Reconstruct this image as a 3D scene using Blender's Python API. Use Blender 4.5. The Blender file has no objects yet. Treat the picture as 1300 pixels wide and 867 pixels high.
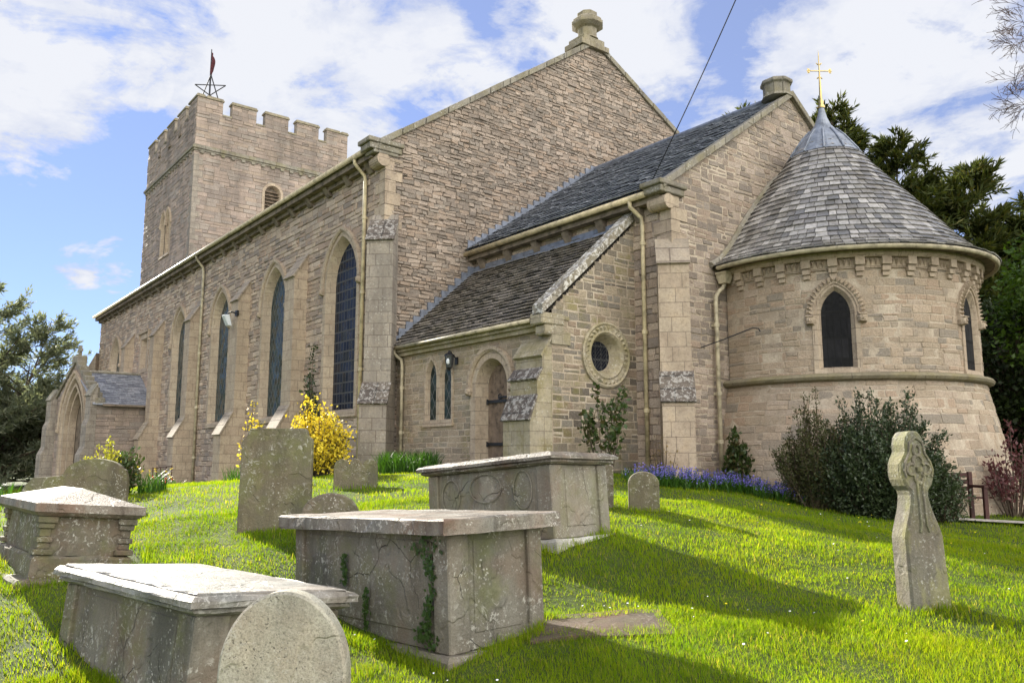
import bpy, bmesh, math, random
import numpy as np
from mathutils import Vector, Matrix

rng = random.Random(7)
nrg = np.random.default_rng(11)
SC = bpy.context.scene
COL = SC.collection
R = math.radians
sin, cos, pi = math.sin, math.cos, math.pi

# ------------------------------------------------------------------ node helpers
def new_mat(name):
    m = bpy.data.materials.new(name)
    m.use_nodes = True
    nt = m.node_tree
    nt.nodes.clear()
    out = nt.nodes.new('ShaderNodeOutputMaterial')
    return m, nt, out

class NT:
    def __init__(s, nt): s.nt = nt
    def n(s, t, **kw):
        nd = s.nt.nodes.new(t)
        ins = kw.pop('ins', {})
        for k, v in kw.items(): setattr(nd, k, v)
        for k, v in ins.items():
            if isinstance(v, bpy.types.NodeSocket): s.nt.links.new(v, nd.inputs[k])
            else: nd.inputs[k].default_value = v
        return nd
    def link(s, a, b): s.nt.links.new(a, b)
    def noise(s, vec, scale, detail=4, rough=.6, dist=0):
        nd = s.n('ShaderNodeTexNoise', ins={'Scale': scale, 'Detail': detail, 'Roughness': rough, 'Distortion': dist})
        if vec is not None: s.link(vec, nd.inputs['Vector'])
        return nd.outputs['Fac']
    def voro(s, vec, scale, feature='F1', rnd=1.0):
        nd = s.n('ShaderNodeTexVoronoi', feature=feature, ins={'Scale': scale, 'Randomness': rnd})
        if vec is not None: s.link(vec, nd.inputs['Vector'])
        return nd
    def ramp(s, fac, stops, interp='LINEAR'):
        nd = s.n('ShaderNodeValToRGB')
        cr = nd.color_ramp; cr.interpolation = interp
        while len(cr.elements) < len(stops): cr.elements.new(0.5)
        for e, (p, c) in zip(cr.elements, stops):
            e.position = p
            e.color = (c, c, c, 1) if isinstance(c, (int, float)) else (*c, 1)
        s.link(fac, nd.inputs['Fac'])
        return nd.outputs['Color']
    def mix(s, fac, a, b, mode='MIX'):
        nd = s.n('ShaderNodeMix', data_type='RGBA', blend_type=mode)
        for sock, v in ((nd.inputs[0], fac), (nd.inputs[6], a), (nd.inputs[7], b)):
            if isinstance(v, bpy.types.NodeSocket): s.link(v, sock)
            elif isinstance(v, (int, float)): sock.default_value = v
            else: sock.default_value = (*v, 1) if len(v) == 3 else v
        return nd.outputs[2]
    def math(s, op, a, b=0.0, clamp=False):
        nd = s.n('ShaderNodeMath', operation=op, use_clamp=clamp)
        for i, v in enumerate((a, b)):
            if isinstance(v, bpy.types.NodeSocket): s.link(v, nd.inputs[i])
            else: nd.inputs[i].default_value = v
        return nd.outputs[0]
    def mapping(s, vec, scale=(1,1,1), loc=(0,0,0), rot=(0,0,0)):
        nd = s.n('ShaderNodeMapping', ins={'Scale': scale, 'Location': loc, 'Rotation': rot})
        s.link(vec, nd.inputs['Vector'])
        return nd.outputs['Vector']
    def bump(s, h, strength, dist, normal=None):
        nd = s.n('ShaderNodeBump', ins={'Strength': strength, 'Distance': dist})
        s.link(h, nd.inputs['Height'])
        if normal is not None: s.link(normal, nd.inputs['Normal'])
        return nd.outputs['Normal']
    def bsdf(s, color, rough=.85, normal=None, spec=.3, metallic=0.0):
        nd = s.n('ShaderNodeBsdfPrincipled', ins={'Roughness': rough, 'Metallic': metallic})
        nd.inputs['Specular IOR Level'].default_value = spec
        if isinstance(color, bpy.types.NodeSocket): s.link(color, nd.inputs['Base Color'])
        else: nd.inputs['Base Color'].default_value = (*color, 1)
        if isinstance(rough, bpy.types.NodeSocket): s.link(rough, nd.inputs['Roughness'])
        if normal is not None: s.link(normal, nd.inputs['Normal'])
        return nd

def rubble_mat(name, palette, stain=(.10, .085, .07), stain_amt=.55, bump=.6, scale=1.0, wet=.8, lichen=0.0, lich_col=(.5,.5,.44), green=0.0, lift=1.16):
    """Individually coloured stones: each stone is its own mesh island."""
    m, nt, out = new_mat(name); N = NT(nt)
    palette = [tuple(min(.62, lift * (c * .7 + .3 * (p[0] * .3 + p[1] * .5 + p[2] * .2))) for c in p) for p in palette]
    geo = N.n('ShaderNodeNewGeometry')
    pos = geo.outputs['Position']
    k = len(palette)
    base = N.ramp(geo.outputs['Random Per Island'], [((i + .001) / k, c) for i, c in enumerate(palette)], 'CONSTANT')
    n1 = N.noise(pos, 9 * scale, 6, .7)
    base = N.mix(N.math('MULTIPLY', n1, .75), base, (.55, .47, .38), 'OVERLAY')
    n4 = N.noise(pos, 34 * scale, 4, .75)
    base = N.mix(.75, base, N.ramp(n4, [(.28, .42), (.5, 1.0), (.72, 1.2)]), 'MULTIPLY')
    n2 = N.noise(N.mapping(pos, (1, 1, .28)), .75, 6, .65)
    f = N.ramp(n2, [(.40, 0.0), (.72, 1.0)])
    base = N.mix(N.math('MULTIPLY', f, stain_amt), base, stain)
    if green > 0:
        n3 = N.noise(pos, 1.6, 5, .65)
        base = N.mix(N.math('MULTIPLY', N.ramp(n3, [(.52, 0.0), (.68, 1.0)]), green), base, (.20, .18, .055))
    if lichen > 0:
        v = N.voro(N.mix(.12, pos, N.n('ShaderNodeTexNoise', ins={'Scale': 18.0, 'Vector': pos}).outputs['Color']), 9)
        sp = N.ramp(v.outputs['Distance'], [(.16, 1.0), (.24, 0.0)])
        ms = N.ramp(N.noise(pos, 1.3, 3), [(.48, 0.0), (.62, 1.0)])
        base = N.mix(N.math('MULTIPLY', N.math('MULTIPLY', sp, ms), lichen), base, lich_col)
    h = N.math('ADD', N.noise(pos, 14 * scale, 6, .7), N.math('MULTIPLY', N.noise(pos, 60 * scale, 3, .7), .35))
    nr = N.bump(h, bump, .045)
    b = N.bsdf(base, wet, nr, .3)
    N.link(b.outputs[0], out.inputs[0])
    return m

def mortar_mat(name, c1, c2):
    m, nt, out = new_mat(name); N = NT(nt)
    pos = N.n('ShaderNodeNewGeometry').outputs['Position']
    base = N.mix(N.ramp(N.noise(pos, 1.1, 5, .65), [(.38, 0.0), (.62, 1.0)]), c1, c2)
    base = N.mix(.7, base, N.ramp(N.noise(pos, 25, 4, .7), [(.3, .55), (.7, 1.1)]), 'MULTIPLY')
    b = N.bsdf(base, .95, N.bump(N.noise(pos, 30, 5, .7), .5, .02), .2)
    N.link(b.outputs[0], out.inputs[0])
    return m

def ashlar_mat(name, c1, c2, mortar, bw=.55, bh=.3, ms=.012, stain=(.12,.10,.08), stain_amt=.6, lichen=0.0, green=0.0, white=0.0):
    m, nt, out = new_mat(name); N = NT(nt)
    uv = N.n('ShaderNodeUVMap').outputs['UV']
    pos = N.n('ShaderNodeNewGeometry').outputs['Position']
    nc = N.n('ShaderNodeTexNoise', ins={'Scale': 2.5, 'Detail': 3.0, 'Vector': pos}).outputs['Color']
    uvd = N.mix(.012, uv, nc, 'ADD')
    br = N.n('ShaderNodeTexBrick', ins={'Color1': (*c1, 1), 'Color2': (*c2, 1), 'Mortar': (*mortar, 1), 'Scale': 1.0,
             'Mortar Size': ms, 'Mortar Smooth': .3, 'Bias': 0.0, 'Brick Width': bw, 'Row Height': bh})
    br.offset = .5; br.squash = .8; br.squash_frequency = 3
    N.link(uvd, br.inputs['Vector'])
    base = br.outputs['Color']
    base = N.mix(.8, base, N.ramp(N.noise(pos, 16, 6, .72), [(.28, .55), (.5, 1.0), (.75, 1.15)]), 'MULTIPLY')
    base = N.mix(.55, base, N.ramp(N.noise(pos, 3.2, 5, .6), [(.3, (.62, .56, .52)), (.5, (1, 1, 1)), (.72, (1.12, 1.06, .95))]), 'MULTIPLY')
    f = N.ramp(N.noise(N.mapping(pos, (1, 1, .3)), 1.3, 6, .65), [(.45, 0.0), (.70, 1.0)])
    base = N.mix(N.math('MULTIPLY', f, stain_amt), base, stain)
    if green > 0:
        base = N.mix(N.math('MULTIPLY', N.ramp(N.noise(pos, 1.7, 5, .65), [(.46, 0.0), (.62, 1.0)]), green), base, (.19, .16, .05))
    if lichen > 0:
        v = N.voro(N.mix(.1, pos, nc, 'ADD'), 13)
        sp = N.ramp(v.outputs['Distance'], [(.2, 1.0), (.3, 0.0)])
        ms_ = N.ramp(N.noise(pos, 2.1, 3), [(.46, 0.0), (.6, 1.0)])
        base = N.mix(N.math('MULTIPLY', N.math('MULTIPLY', sp, ms_), lichen), base, (.55, .54, .48))
    if white > 0:
        wn = N.ramp(N.noise(pos, 9, 7, .75), [(.50, 0.0), (.56, 1.0)])
        base = N.mix(N.math('MULTIPLY', wn, white), base, (.62, .6, .55))
    h = N.math('ADD', N.math('MULTIPLY', br.outputs['Fac'], -.8), N.noise(pos, 22, 6, .7))
    b = N.bsdf(base, .85, N.bump(h, .45, .03), .3)
    N.link(b.outputs[0], out.inputs[0])
    return m

def tomb_mat(name, c1, c2, dark, lichen=.5, lich_col=(.55,.54,.48), green=.0, spot=11, rough=.8, dark_amt=.7, streak=.25, grain=.5, yellow=0.0, rust=0.0, pits=0.0, cracks=0.0):
    """Weathered churchyard stone: flaking, stains, lichen blotches."""
    m, nt, out = new_mat(name); N = NT(nt)
    tc = N.n('ShaderNodeTexCoord').outputs['Object']
    nc = N.n('ShaderNodeTexNoise', ins={'Scale': 3.0, 'Detail': 4.0, 'Vector': tc}).outputs['Color']
    warp = N.mix(.16, tc, nc, 'ADD')
    a = N.noise(warp, 2.0, 7, .65)
    base = N.ramp(a, [(.3, c1), (.48, c2), (.66, c1)])
    f = N.ramp(N.noise(N.mapping(warp, (1, 1, streak)), 2.6, 7, .68), [(.45, 0.0), (.62, 1.0)])
    base = N.mix(N.math('MULTIPLY', f, dark_amt), base, dark)
    # broad drifts of bluish grey and red-brown sandstone
    base = N.mix(.85, base, N.ramp(N.noise(N.mapping(tc, (1, 1, .7), (3.3, 8.1, 1.2)), 1.5, 4, .55), [(.36, (.88, .96, 1.0)), (.5, (1, 1, .98)), (.64, (1.05, .97, .90))]), 'MULTIPLY')
    # flaking: crisp edged patches where the face has come away
    fl = N.noise(warp, 1.7, 3, .5)
    flake = N.ramp(fl, [(.53, 0.0), (.545, 1.0)])
    base = N.mix(N.math('MULTIPLY', flake, .35), base, c2)
    base = N.mix(grain, base, N.ramp(N.noise(tc, 75, 3, .75), [(.3, .5), (.5, 1.0), (.72, 1.25)]), 'MULTIPLY')
    if rust > 0:
        base = N.mix(N.math('MULTIPLY', N.ramp(N.noise(tc, 1.9, 5, .6), [(.52, 0.0), (.66, 1.0)]), rust), base, (.17, .085, .05))
    if green > 0:
        base = N.mix(N.math('MULTIPLY', N.ramp(N.noise(tc, 2.4, 6, .65), [(.47, 0.0), (.63, 1.0)]), green), base, (.13, .14, .035))
    if yellow > 0:
        base = N.mix(N.math('MULTIPLY', N.ramp(N.noise(N.mapping(tc, (1,1,.35)), 4.2, 6, .7), [(.48, 0.0), (.58, 1.0)]), yellow), base, (.44, .43, .08))
    if lichen > 0:
        sp = N.ramp(N.noise(warp, spot * 1.6, 7, .72, .6), [(.55, 0.0), (.60, 1.0)])
        ms = N.ramp(N.noise(tc, 2.2, 4), [(.47, 0.0), (.60, 1.0)])
        v2 = N.voro(N.mix(.06, tc, N.n('ShaderNodeTexNoise', ins={'Scale': 24.0, 'Detail': 4.0, 'Vector': tc}).outputs['Color'], 'ADD'), spot * 2.6)
        sp2 = N.ramp(v2.outputs['Distance'], [(.2, 1.0), (.34, 0.0)])
        ms2 = N.ramp(N.noise(N.mapping(tc, (1,1,1), (4,2,9)), 3.1, 4), [(.5, 0.0), (.62, 1.0)])
        l = N.math('MAXIMUM', N.math('MULTIPLY', sp, ms), N.math('MULTIPLY', sp2, ms2))
        base = N.mix(N.math('MULTIPLY', l, lichen), base, lich_col)
    wc = N.mix(.35, tc, N.n('ShaderNodeTexNoise', ins={'Scale': 2.2, 'Detail': 5.0, 'Vector': tc}).outputs['Color'], 'ADD')
    ve = N.voro(N.mapping(wc, (1, 1, .8), (1.7, .3, 2.2)), 1.7, 'DISTANCE_TO_EDGE')
    crack = N.math('MULTIPLY', N.ramp(ve.outputs['Distance'], [(.002, 1.0), (.007, 0.0)]), N.ramp(N.noise(tc, 1.3, 2), [(.5, 0.0), (.56, 1.0)]))
    crack = N.math('MULTIPLY', crack, cracks)
    base = N.mix(N.math('MULTIPLY', crack, .75), base, (.02, .018, .015))
    if pits > 0:
        pv = N.voro(N.mix(.05, tc, N.n('ShaderNodeTexNoise', ins={'Scale': 30.0, 'Vector': tc}).outputs['Color'], 'ADD'), 42)
        pm = N.math('MULTIPLY', N.ramp(pv.outputs['Distance'], [(.16, 1.0), (.3, 0.0)]), N.ramp(N.noise(tc, 5, 5, .65), [(.46, 0.0), (.58, 1.0)]))
        base = N.mix(N.math('MULTIPLY', pm, pits), base, (.05, .043, .033))
    h = N.math('ADD', N.noise(tc, 35, 6, .7), N.math('MULTIPLY', flake, -.8))
    h = N.math('ADD', h, N.math('MULTIPLY', N.noise(warp, 6, 5, .6), .8))
    h = N.math('ADD', h, N.math('MULTIPLY', crack, -1.2))
    b = N.bsdf(base, rough, N.bump(h, .75, .016), .35)
    N.link(b.outputs[0], out.inputs[0])
    return m

def simple_mat(name, col, rough=.6, metallic=0.0, spec=.4, var=.25, scale=12, bump=.15):
    m, nt, out = new_mat(name); N = NT(nt)
    tc = N.n('ShaderNodeTexCoord').outputs['Object']
    base = N.mix(1.0, col, N.ramp(N.noise(tc, scale, 5, .65), [(.25, 1 - var * 1.6), (.5, 1.0), (.75, 1 + var)]), 'MULTIPLY')
    nr = N.bump(N.noise(tc, scale * 3, 4, .6), bump, .01) if bump else None
    b = N.bsdf(base, rough, nr, spec, metallic)
    N.link(b.outputs[0], out.inputs[0])
    return m

def slate_mat(name, palette, rough=.4, moss=0.0, lich=0.0):
    m, nt, out = new_mat(name); N = NT(nt)
    geo = N.n('ShaderNodeNewGeometry'); pos = geo.outputs['Position']
    k = len(palette)
    base = N.ramp(geo.outputs['Random Per Island'], [((i + .001) / k, c) for i, c in enumerate(palette)], 'CONSTANT')
    base = N.mix(.8, base, N.ramp(N.noise(pos, 11, 6, .7), [(.3, .5), (.5, 1.0), (.72, 1.4)]), 'MULTIPLY')
    if moss > 0:
        base = N.mix(N.math('MULTIPLY', N.ramp(N.noise(pos, 1.2, 6, .68), [(.45, 0.0), (.62, 1.0)]), moss), base, (.085, .072, .04))
    if lich > 0:
        v = N.voro(N.mix(.1, pos, N.n('ShaderNodeTexNoise', ins={'Scale': 8.0, 'Vector': pos}).outputs['Color'], 'ADD'), 6)
        l = N.math('MULTIPLY', N.ramp(v.outputs['Distance'], [(.2, 1.0), (.3, 0.0)]), N.ramp(N.noise(pos, .9, 3), [(.45, 0.0), (.6, 1.0)]))
        base = N.mix(N.math('MULTIPLY', l, lich), base, (.5, .48, .44))
    rg = N.ramp(N.noise(pos, 6, 4, .6), [(.3, rough * .7), (.7, min(1, rough * 1.35))])
    b = N.bsdf(base, rg, N.bump(N.noise(pos, 24, 6, .7), .5, .012), .55)
    N.link(b.outputs[0], out.inputs[0])
    return m

def leaf_mat(name, palette, trans=.45, tcol=None, rough=.5, spec=.3):
    m, nt, out = new_mat(name); N = NT(nt)
    geo = N.n('ShaderNodeNewGeometry'); pos = geo.outputs['Position']
    k = len(palette)
    base = N.ramp(geo.outputs['Random Per Island'], [(i / max(1, k - 1), c) for i, c in enumerate(palette)])
    base = N.mix(.6, base, N.ramp(N.noise(pos, 1.3, 3), [(.3, .65), (.7, 1.25)]), 'MULTIPLY')
    b = N.bsdf(base, rough, None, spec)
    t = N.n('ShaderNodeBsdfTranslucent')
    tc = N.mix(1.0, base, tcol or (1.5, 1.6, .8), 'MULTIPLY')
    N.link(tc, t.inputs['Color'])
    mx = N.n('ShaderNodeMixShader', ins={'Fac': trans})
    N.link(b.outputs[0], mx.inputs[1]); N.link(t.outputs[0], mx.inputs[2])
    N.link(mx.outputs[0], out.inputs[0])
    return m

def glass_mat(name, dark=(.012, .014, .018), lead='rect', sx=6.0, sy=6.0, rough=.12, tint=None, spec=.12, leadc=(.05, .05, .05)):
    """Old leaded church glass in front of a dark interior."""
    m, nt, out = new_mat(name); N = NT(nt)
    uv = N.n('ShaderNodeUVMap').outputs['UV']
    pos = N.n('ShaderNodeNewGeometry').outputs['Position']
    if lead == 'diamond':
        uv = N.mapping(uv, (1, .62, 1), (0,0,0), (0, 0, R(45)))
    sep = N.n('ShaderNodeSeparateXYZ'); N.link(uv, sep.inputs[0])
    def line(x, s, w):
        fr = N.math('FRACT', N.math('MULTIPLY', x, s))
        d = N.math('ABSOLUTE', N.math('SUBTRACT', fr, .5))
        return N.math('GREATER_THAN', d, .5 - w)
    l = N.math('MAXIMUM', line(sep.outputs[0], sx, .07), line(sep.outputs[1], sy, .07))
    cell = N.n('ShaderNodeTexVoronoi', ins={'Scale': 7.0, 'Vector': uv})
    pane = N.mix(.8, dark, tint or (.045, .05, .06))
    pane = N.mix(N.ramp(N.noise(pos, 3.1, 3), [(.4, 0.0), (.65, 1.0)]), dark, pane)
    col = N.mix(l, pane, leadc)
    wob = N.math('ADD', N.noise(N.mapping(uv, (sx, sy, 1)), 1.0, 2), N.math('MULTIPLY', l, .6))
    rg = N.math('ADD', N.math('MULTIPLY', l, .5), rough)
    fl = N.n('ShaderNodeVectorMath', operation='FLOOR'); N.link(N.mapping(uv, (sx, sy, 1)), fl.inputs[0])
    wn = N.n('ShaderNodeTexWhiteNoise'); N.link(fl.outputs[0], wn.inputs['Vector'])
    off_ = N.n('ShaderNodeVectorMath', operation='SUBTRACT'); N.link(wn.outputs['Color'], off_.inputs[0]); off_.inputs[1].default_value = (.5, .5, .5)
    sc = N.n('ShaderNodeVectorMath', operation='SCALE'); N.link(off_.outputs[0], sc.inputs[0]); sc.inputs['Scale'].default_value = .22
    ad = N.n('ShaderNodeVectorMath', operation='ADD'); N.link(sc.outputs[0], ad.inputs[0]); N.link(N.bump(wob, .35, .05), ad.inputs[1])
    nm = N.n('ShaderNodeVectorMath', operation='NORMALIZE'); N.link(ad.outputs[0], nm.inputs[0])
    b = N.bsdf(col, rg, nm.outputs[0], spec)
    N.link(b.outputs[0], out.inputs[0])
    return m

# ------------------------------------------------------------------ mesh helpers
class MB:
    """Collects polygons in world metres; build() links them as ONE mesh object."""
    def __init__(s): s.v = []; s.f = []; s.m = []
    def poly(s, pts, mi=0):
        i = len(s.v); s.v += [tuple(p) for p in pts]
        s.f.append(tuple(range(i, i + len(pts)))); s.m.append(mi)
    def mesh(s, vs, fs, mi=0):
        i = len(s.v); s.v += [tuple(p) for p in vs]
        for f in fs: s.f.append(tuple(i + k for k in f)); s.m.append(mi)
    def hexa(s, b, t, mi=0, bottom=True):
        n = len(b)
        fs = [tuple(range(n, 2 * n))] + [(k, (k + 1) % n, n + (k + 1) % n, n + k) for k in range(n)]
        if bottom: fs.append(tuple(reversed(range(n))))
        s.mesh(list(b) + list(t), fs, mi)
    def box(s, x0, x1, y0, y1, z0, z1, mi=0, M=None):
        b = [(x0, y0, z0), (x1, y0, z0), (x1, y1, z0), (x0, y1, z0)]
        t = [(x0, y0, z1), (x1, y0, z1), (x1, y1, z1), (x0, y1, z1)]
        if M: b = [M(*p) for p in b]; t = [M(*p) for p in t]
        s.hexa(b, t, mi)
    def prism(s, pts0, pts1, mi=0):
        s.hexa(pts0, pts1, mi)
    def tube(s, pts, r, n=8, mi=0, cap=True):
        pts = [Vector(p) for p in pts]
        rr = r if isinstance(r, (list, tuple)) else [r] * len(pts)
        ring = []; up = None
        for i, p in enumerate(pts):
            a = pts[max(0, i - 1)]; b = pts[min(len(pts) - 1, i + 1)]
            t = (b - a)
            if t.length < 1e-9: t = Vector((0, 0, 1))
            t.normalize()
            if up is None:
                up = Vector((0, 0, 1)) if abs(t.z) < .9 else Vector((1, 0, 0))
            u = (up - t * up.dot(t)).normalized(); w = t.cross(u); up = u
            ring.append([p + (u * cos(2 * pi * k / n) + w * sin(2 * pi * k / n)) * rr[i] for k in range(n)])
        vs = [q for rg in ring for q in rg]; fs = []
        for i in range(len(pts) - 1):
            for k in range(n):
                fs.append((i * n + k, i * n + (k + 1) % n, (i + 1) * n + (k + 1) % n, (i + 1) * n + k))
        if cap:
            fs.append(tuple(reversed(range(n)))); fs.append(tuple((len(pts) - 1) * n + k for k in range(n)))
        s.mesh(vs, fs, mi)
    def lathe(s, prof, c, n=24, a0=0, a1=2 * pi, mi=0, cap=False):
        full = abs(a1 - a0 - 2 * pi) < 1e-6
        m = n if full else n + 1
        vs = [(c[0] + r * cos(a0 + (a1 - a0) * k / n), c[1] + r * sin(a0 + (a1 - a0) * k / n), c[2] + z) for r, z in prof for k in range(m)]
        fs = []
        for i in range(len(prof) - 1):
            for k in range(n):
                fs.append((i * m + k, i * m + (k + 1) % m, (i + 1) * m + (k + 1) % m, (i + 1) * m + k))
        if cap and full:
            fs.append(tuple(reversed(range(m)))); fs.append(tuple((len(prof) - 1) * m + k for k in range(m)))
        s.mesh(vs, fs, mi)
    def band(s, A, B, mi=0, closed=False):
        n = len(A); i = len(s.v)
        s.v += [tuple(p) for p in A] + [tuple(p) for p in B]
        for k in range(n if closed else n - 1):
            j = (k + 1) % n
            s.f.append((i + k, i + j, i + n + j, i + n + k)); s.m.append(mi)
    def build(s, name, mats, parent=None, smooth=False, bevel=0.0, recalc=True, subsurf=0):
        me = bpy.data.meshes.new(name)
        if not isinstance(mats, (list, tuple)): mats = [mats]
        V = np.array(s.v, float)
        me.from_pydata([tuple(p) for p in V], [], s.f)
        for m in mats: me.materials.append(m)
        me.polygons.foreach_set('material_index', np.array(s.m, dtype=np.int32))
        if recalc:
            bm = bmesh.new(); bm.from_mesh(me)
            if bevel > 0 or subsurf: bmesh.ops.remove_doubles(bm, verts=bm.verts, dist=1e-5)
            bmesh.ops.recalc_face_normals(bm, faces=bm.faces)
            if bevel > 0:
                ed = [e for e in bm.edges if len(e.link_faces) == 2 and e.calc_face_angle(0) > .6]
                bmesh.ops.bevel(bm, geom=ed, offset=bevel, segments=1, affect='EDGES')
            bm.to_mesh(me); bm.free()
        me.update()
        # box-projected UVs in metres
        uvl = me.uv_layers.new(name='UVMap')
        nl = len(me.loops)
        if nl:
            co = np.empty(len(me.vertices) * 3); me.vertices.foreach_get('co', co); co = co.reshape(-1, 3)
            li = np.empty(nl, dtype=np.int32); me.loops.foreach_get('vertex_index', li)
            pn = np.empty(len(me.polygons) * 3); me.polygons.foreach_get('normal', pn); pn = pn.reshape(-1, 3)
            lt = np.empty(len(me.polygons), dtype=np.int32); me.polygons.foreach_get('loop_total', lt)
            N_ = np.repeat(pn, lt, axis=0); P = co[li]
            t = np.stack([-N_[:, 1], N_[:, 0], np.zeros(nl)], 1)
            l = np.linalg.norm(t, axis=1); flat = l < .25
            t[flat] = (1, 0, 0); l[flat] = 1; t /= l[:, None]
            b = np.cross(N_, t); b[flat] = (0, 1, 0)
            uv = np.stack([(P * t).sum(1), (P * b).sum(1)], 1)
            uvl.data.foreach_set('uv', uv.ravel().astype(np.float32))
        if smooth:
            me.polygons.foreach_set('use_smooth', np.ones(len(me.polygons), dtype=bool))
        o = bpy.data.objects.new(name, me); COL.objects.link(o)
        if parent is not None:
            o.parent = parent
            o.matrix_parent_inverse = PM[parent.name].inverted() if parent.name in PM else Matrix.Identity(4)
        return o

PM = {}   # world matrices of the empties that parent parts built in world metres
def np_mesh(name, verts, faces, mat, parent=None, smooth=False):
    """fast mesh from arrays; faces (n,k)"""
    verts = np.asarray(verts, np.float32).reshape(-1, 3); faces = np.asarray(faces, np.int32)
    me = bpy.data.meshes.new(name)
    me.vertices.add(len(verts)); me.vertices.foreach_set('co', verts.ravel())
    n, k = faces.shape
    me.loops.add(n * k); me.loops.foreach_set('vertex_index', faces.ravel())
    me.polygons.add(n); me.polygons.foreach_set('loop_start', np.arange(0, n * k, k, dtype=np.int32))
    if smooth: me.polygons.foreach_set('use_smooth', np.ones(n, dtype=bool))
    me.update(calc_edges=True); me.validate()
    for m in (mat if isinstance(mat, (list, tuple)) else [mat]): me.materials.append(m)
    o = bpy.data.objects.new(name, me); COL.objects.link(o)
    if parent is not None:
        o.parent = parent
        o.matrix_parent_inverse = PM[parent.name].inverted() if parent.name in PM else Matrix.Identity(4)
    return o

def tag(o, label=None, cat=None, group=None, kind=None):
    if label: o['label'] = label
    if cat: o['category'] = cat
    if group: o['group'] = group
    if kind: o['kind'] = kind
    return o
def thing(name, loc, label, cat, group=None, M=None):
    o = bpy.data.objects.new(name, None); COL.objects.link(o)
    o.empty_display_size = .3
    mw = (M.copy() if M is not None else Matrix.Translation(loc))
    o.matrix_world = mw
    PM[o.name] = mw
    return tag(o, label, cat, group)

# ------------------------------------------------------------------ terrain
GP = [(0,0,0),(-5.2,3.5,-.05),(-6,5,.17),(-5.6,1.6,-.22),(-9.9,1.2,.2),(-6.7,5.9,.53),(-4.4,1.9,-.08),(-10.6,4.35,.63),(-7.86,8.6,.85),
      (-3.5,7.5,.22),(-13.5,7.1,.98),(-16.9,4.4,.9),(-4.9,4.7,.19),(-7.9,14.6,.42),(-6,16.6,.33),(-9.7,11.0,1.0),(-9.1,13.5,.78),(-12.8,10.8,1.25),
      (-19.5,10.2,1.08),(-25,6,.55),(-30,10.3,.5),(-36.7,10.3,.15),(-44,8,0),(-1.9,5.6,.08),(0,9,.1),(2,16,.1),(5,-4,-.3),(-4,-2,-.35),(-12,-2,-.1),
      (-20,0,.4),(-30,2,.2),(-45,0,-.2),(-60,5,-.3),(-60,25,-.2),(-40,35,0),(-14,30,.4),(-7,22,.4),(0,25,.2),(20,20,-.2),(20,-20,-.8),(-20,-25,-.8),(-90,-30,-1),(-90,70,-1),
      (30,70,-.6),(60,0,-1)]
_P = np.array(GP, float)
def _tps():
    n = len(_P); d = np.linalg.norm(_P[:, None, :2] - _P[None, :, :2], axis=2)
    K = np.where(d > 0, d ** 2 * np.log(d + 1e-12), 0) + np.eye(n) * .8
    A = np.zeros((n + 3, n + 3)); A[:n, :n] = K; Q = np.c_[np.ones(n), _P[:, :2]]
    A[:n, n:] = Q; A[n:, :n] = Q.T
    return np.linalg.solve(A, np.r_[_P[:, 2], 0, 0, 0])
_W = _tps()
def gz_np(x, y):
    x = np.asarray(x, float); y = np.asarray(y, float); sh = x.shape; x = x.ravel(); y = y.ravel()
    out = np.empty(len(x)); n = len(_P)
    for i in range(0, len(x), 20000):
        xx, yy = x[i:i+20000], y[i:i+20000]
        d = np.hypot(xx[:, None] - _P[None, :, 0], yy[:, None] - _P[None, :, 1])
        out[i:i+20000] = (np.where(d > 0, d ** 2 * np.log(d + 1e-12), 0) @ _W[:n]) + _W[n] + _W[n+1] * xx + _W[n+2] * yy
    # settle to a level plain far away
    r = np.hypot(x + 20, y - 10); k = np.clip((r - 60) / 40, 0, 1)
    out = out * (1 - k) + (-.9) * k
    out += .025 * np.sin(x * 1.9 + 1.3 * np.sin(y * .9)) * np.cos(y * 1.6) * (1 - k) + .012 * np.sin(x * 5.1 + y * 3.3) * np.sin(y * 4.7 - x) * (1 - k)
    return out.reshape(sh)
def gz(x, y): return float(gz_np(np.array([x]), np.array([y]))[0])
# ------------------------------------------------------------------ materials
M = {}
M['nave'] = rubble_mat('warm_rubble_stone', [(.37,.28,.20),(.31,.24,.18),(.42,.33,.24),(.28,.22,.175),(.35,.25,.18),(.45,.36,.27),(.25,.21,.18),(.38,.31,.245)], (.15,.12,.095), .4, 1.0, lift=1.3)
M['gable'] = rubble_mat('rough_sandstone_rubble', [(.31,.245,.19),(.26,.21,.165),(.36,.29,.23),(.23,.19,.155),(.32,.24,.175),(.28,.24,.2),(.38,.31,.25),(.21,.18,.15)], (.12,.10,.08), .45, 1.0, 1.2, lift=1.3)
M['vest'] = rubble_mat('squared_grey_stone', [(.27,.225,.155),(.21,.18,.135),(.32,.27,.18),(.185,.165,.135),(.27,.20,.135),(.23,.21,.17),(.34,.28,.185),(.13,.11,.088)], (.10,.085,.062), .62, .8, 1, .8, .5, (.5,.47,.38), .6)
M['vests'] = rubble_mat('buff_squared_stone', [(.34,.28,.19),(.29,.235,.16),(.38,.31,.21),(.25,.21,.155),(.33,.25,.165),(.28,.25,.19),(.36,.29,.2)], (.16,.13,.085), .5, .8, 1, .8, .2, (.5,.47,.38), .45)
M['apse'] = rubble_mat('buff_coursed_stone', [(.355,.275,.185),(.315,.245,.165),(.39,.305,.21),(.29,.24,.175),(.345,.25,.165),(.37,.295,.215),(.235,.205,.16),(.325,.26,.175)], (.20,.16,.115), .22, .8, lift=1.22)
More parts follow.
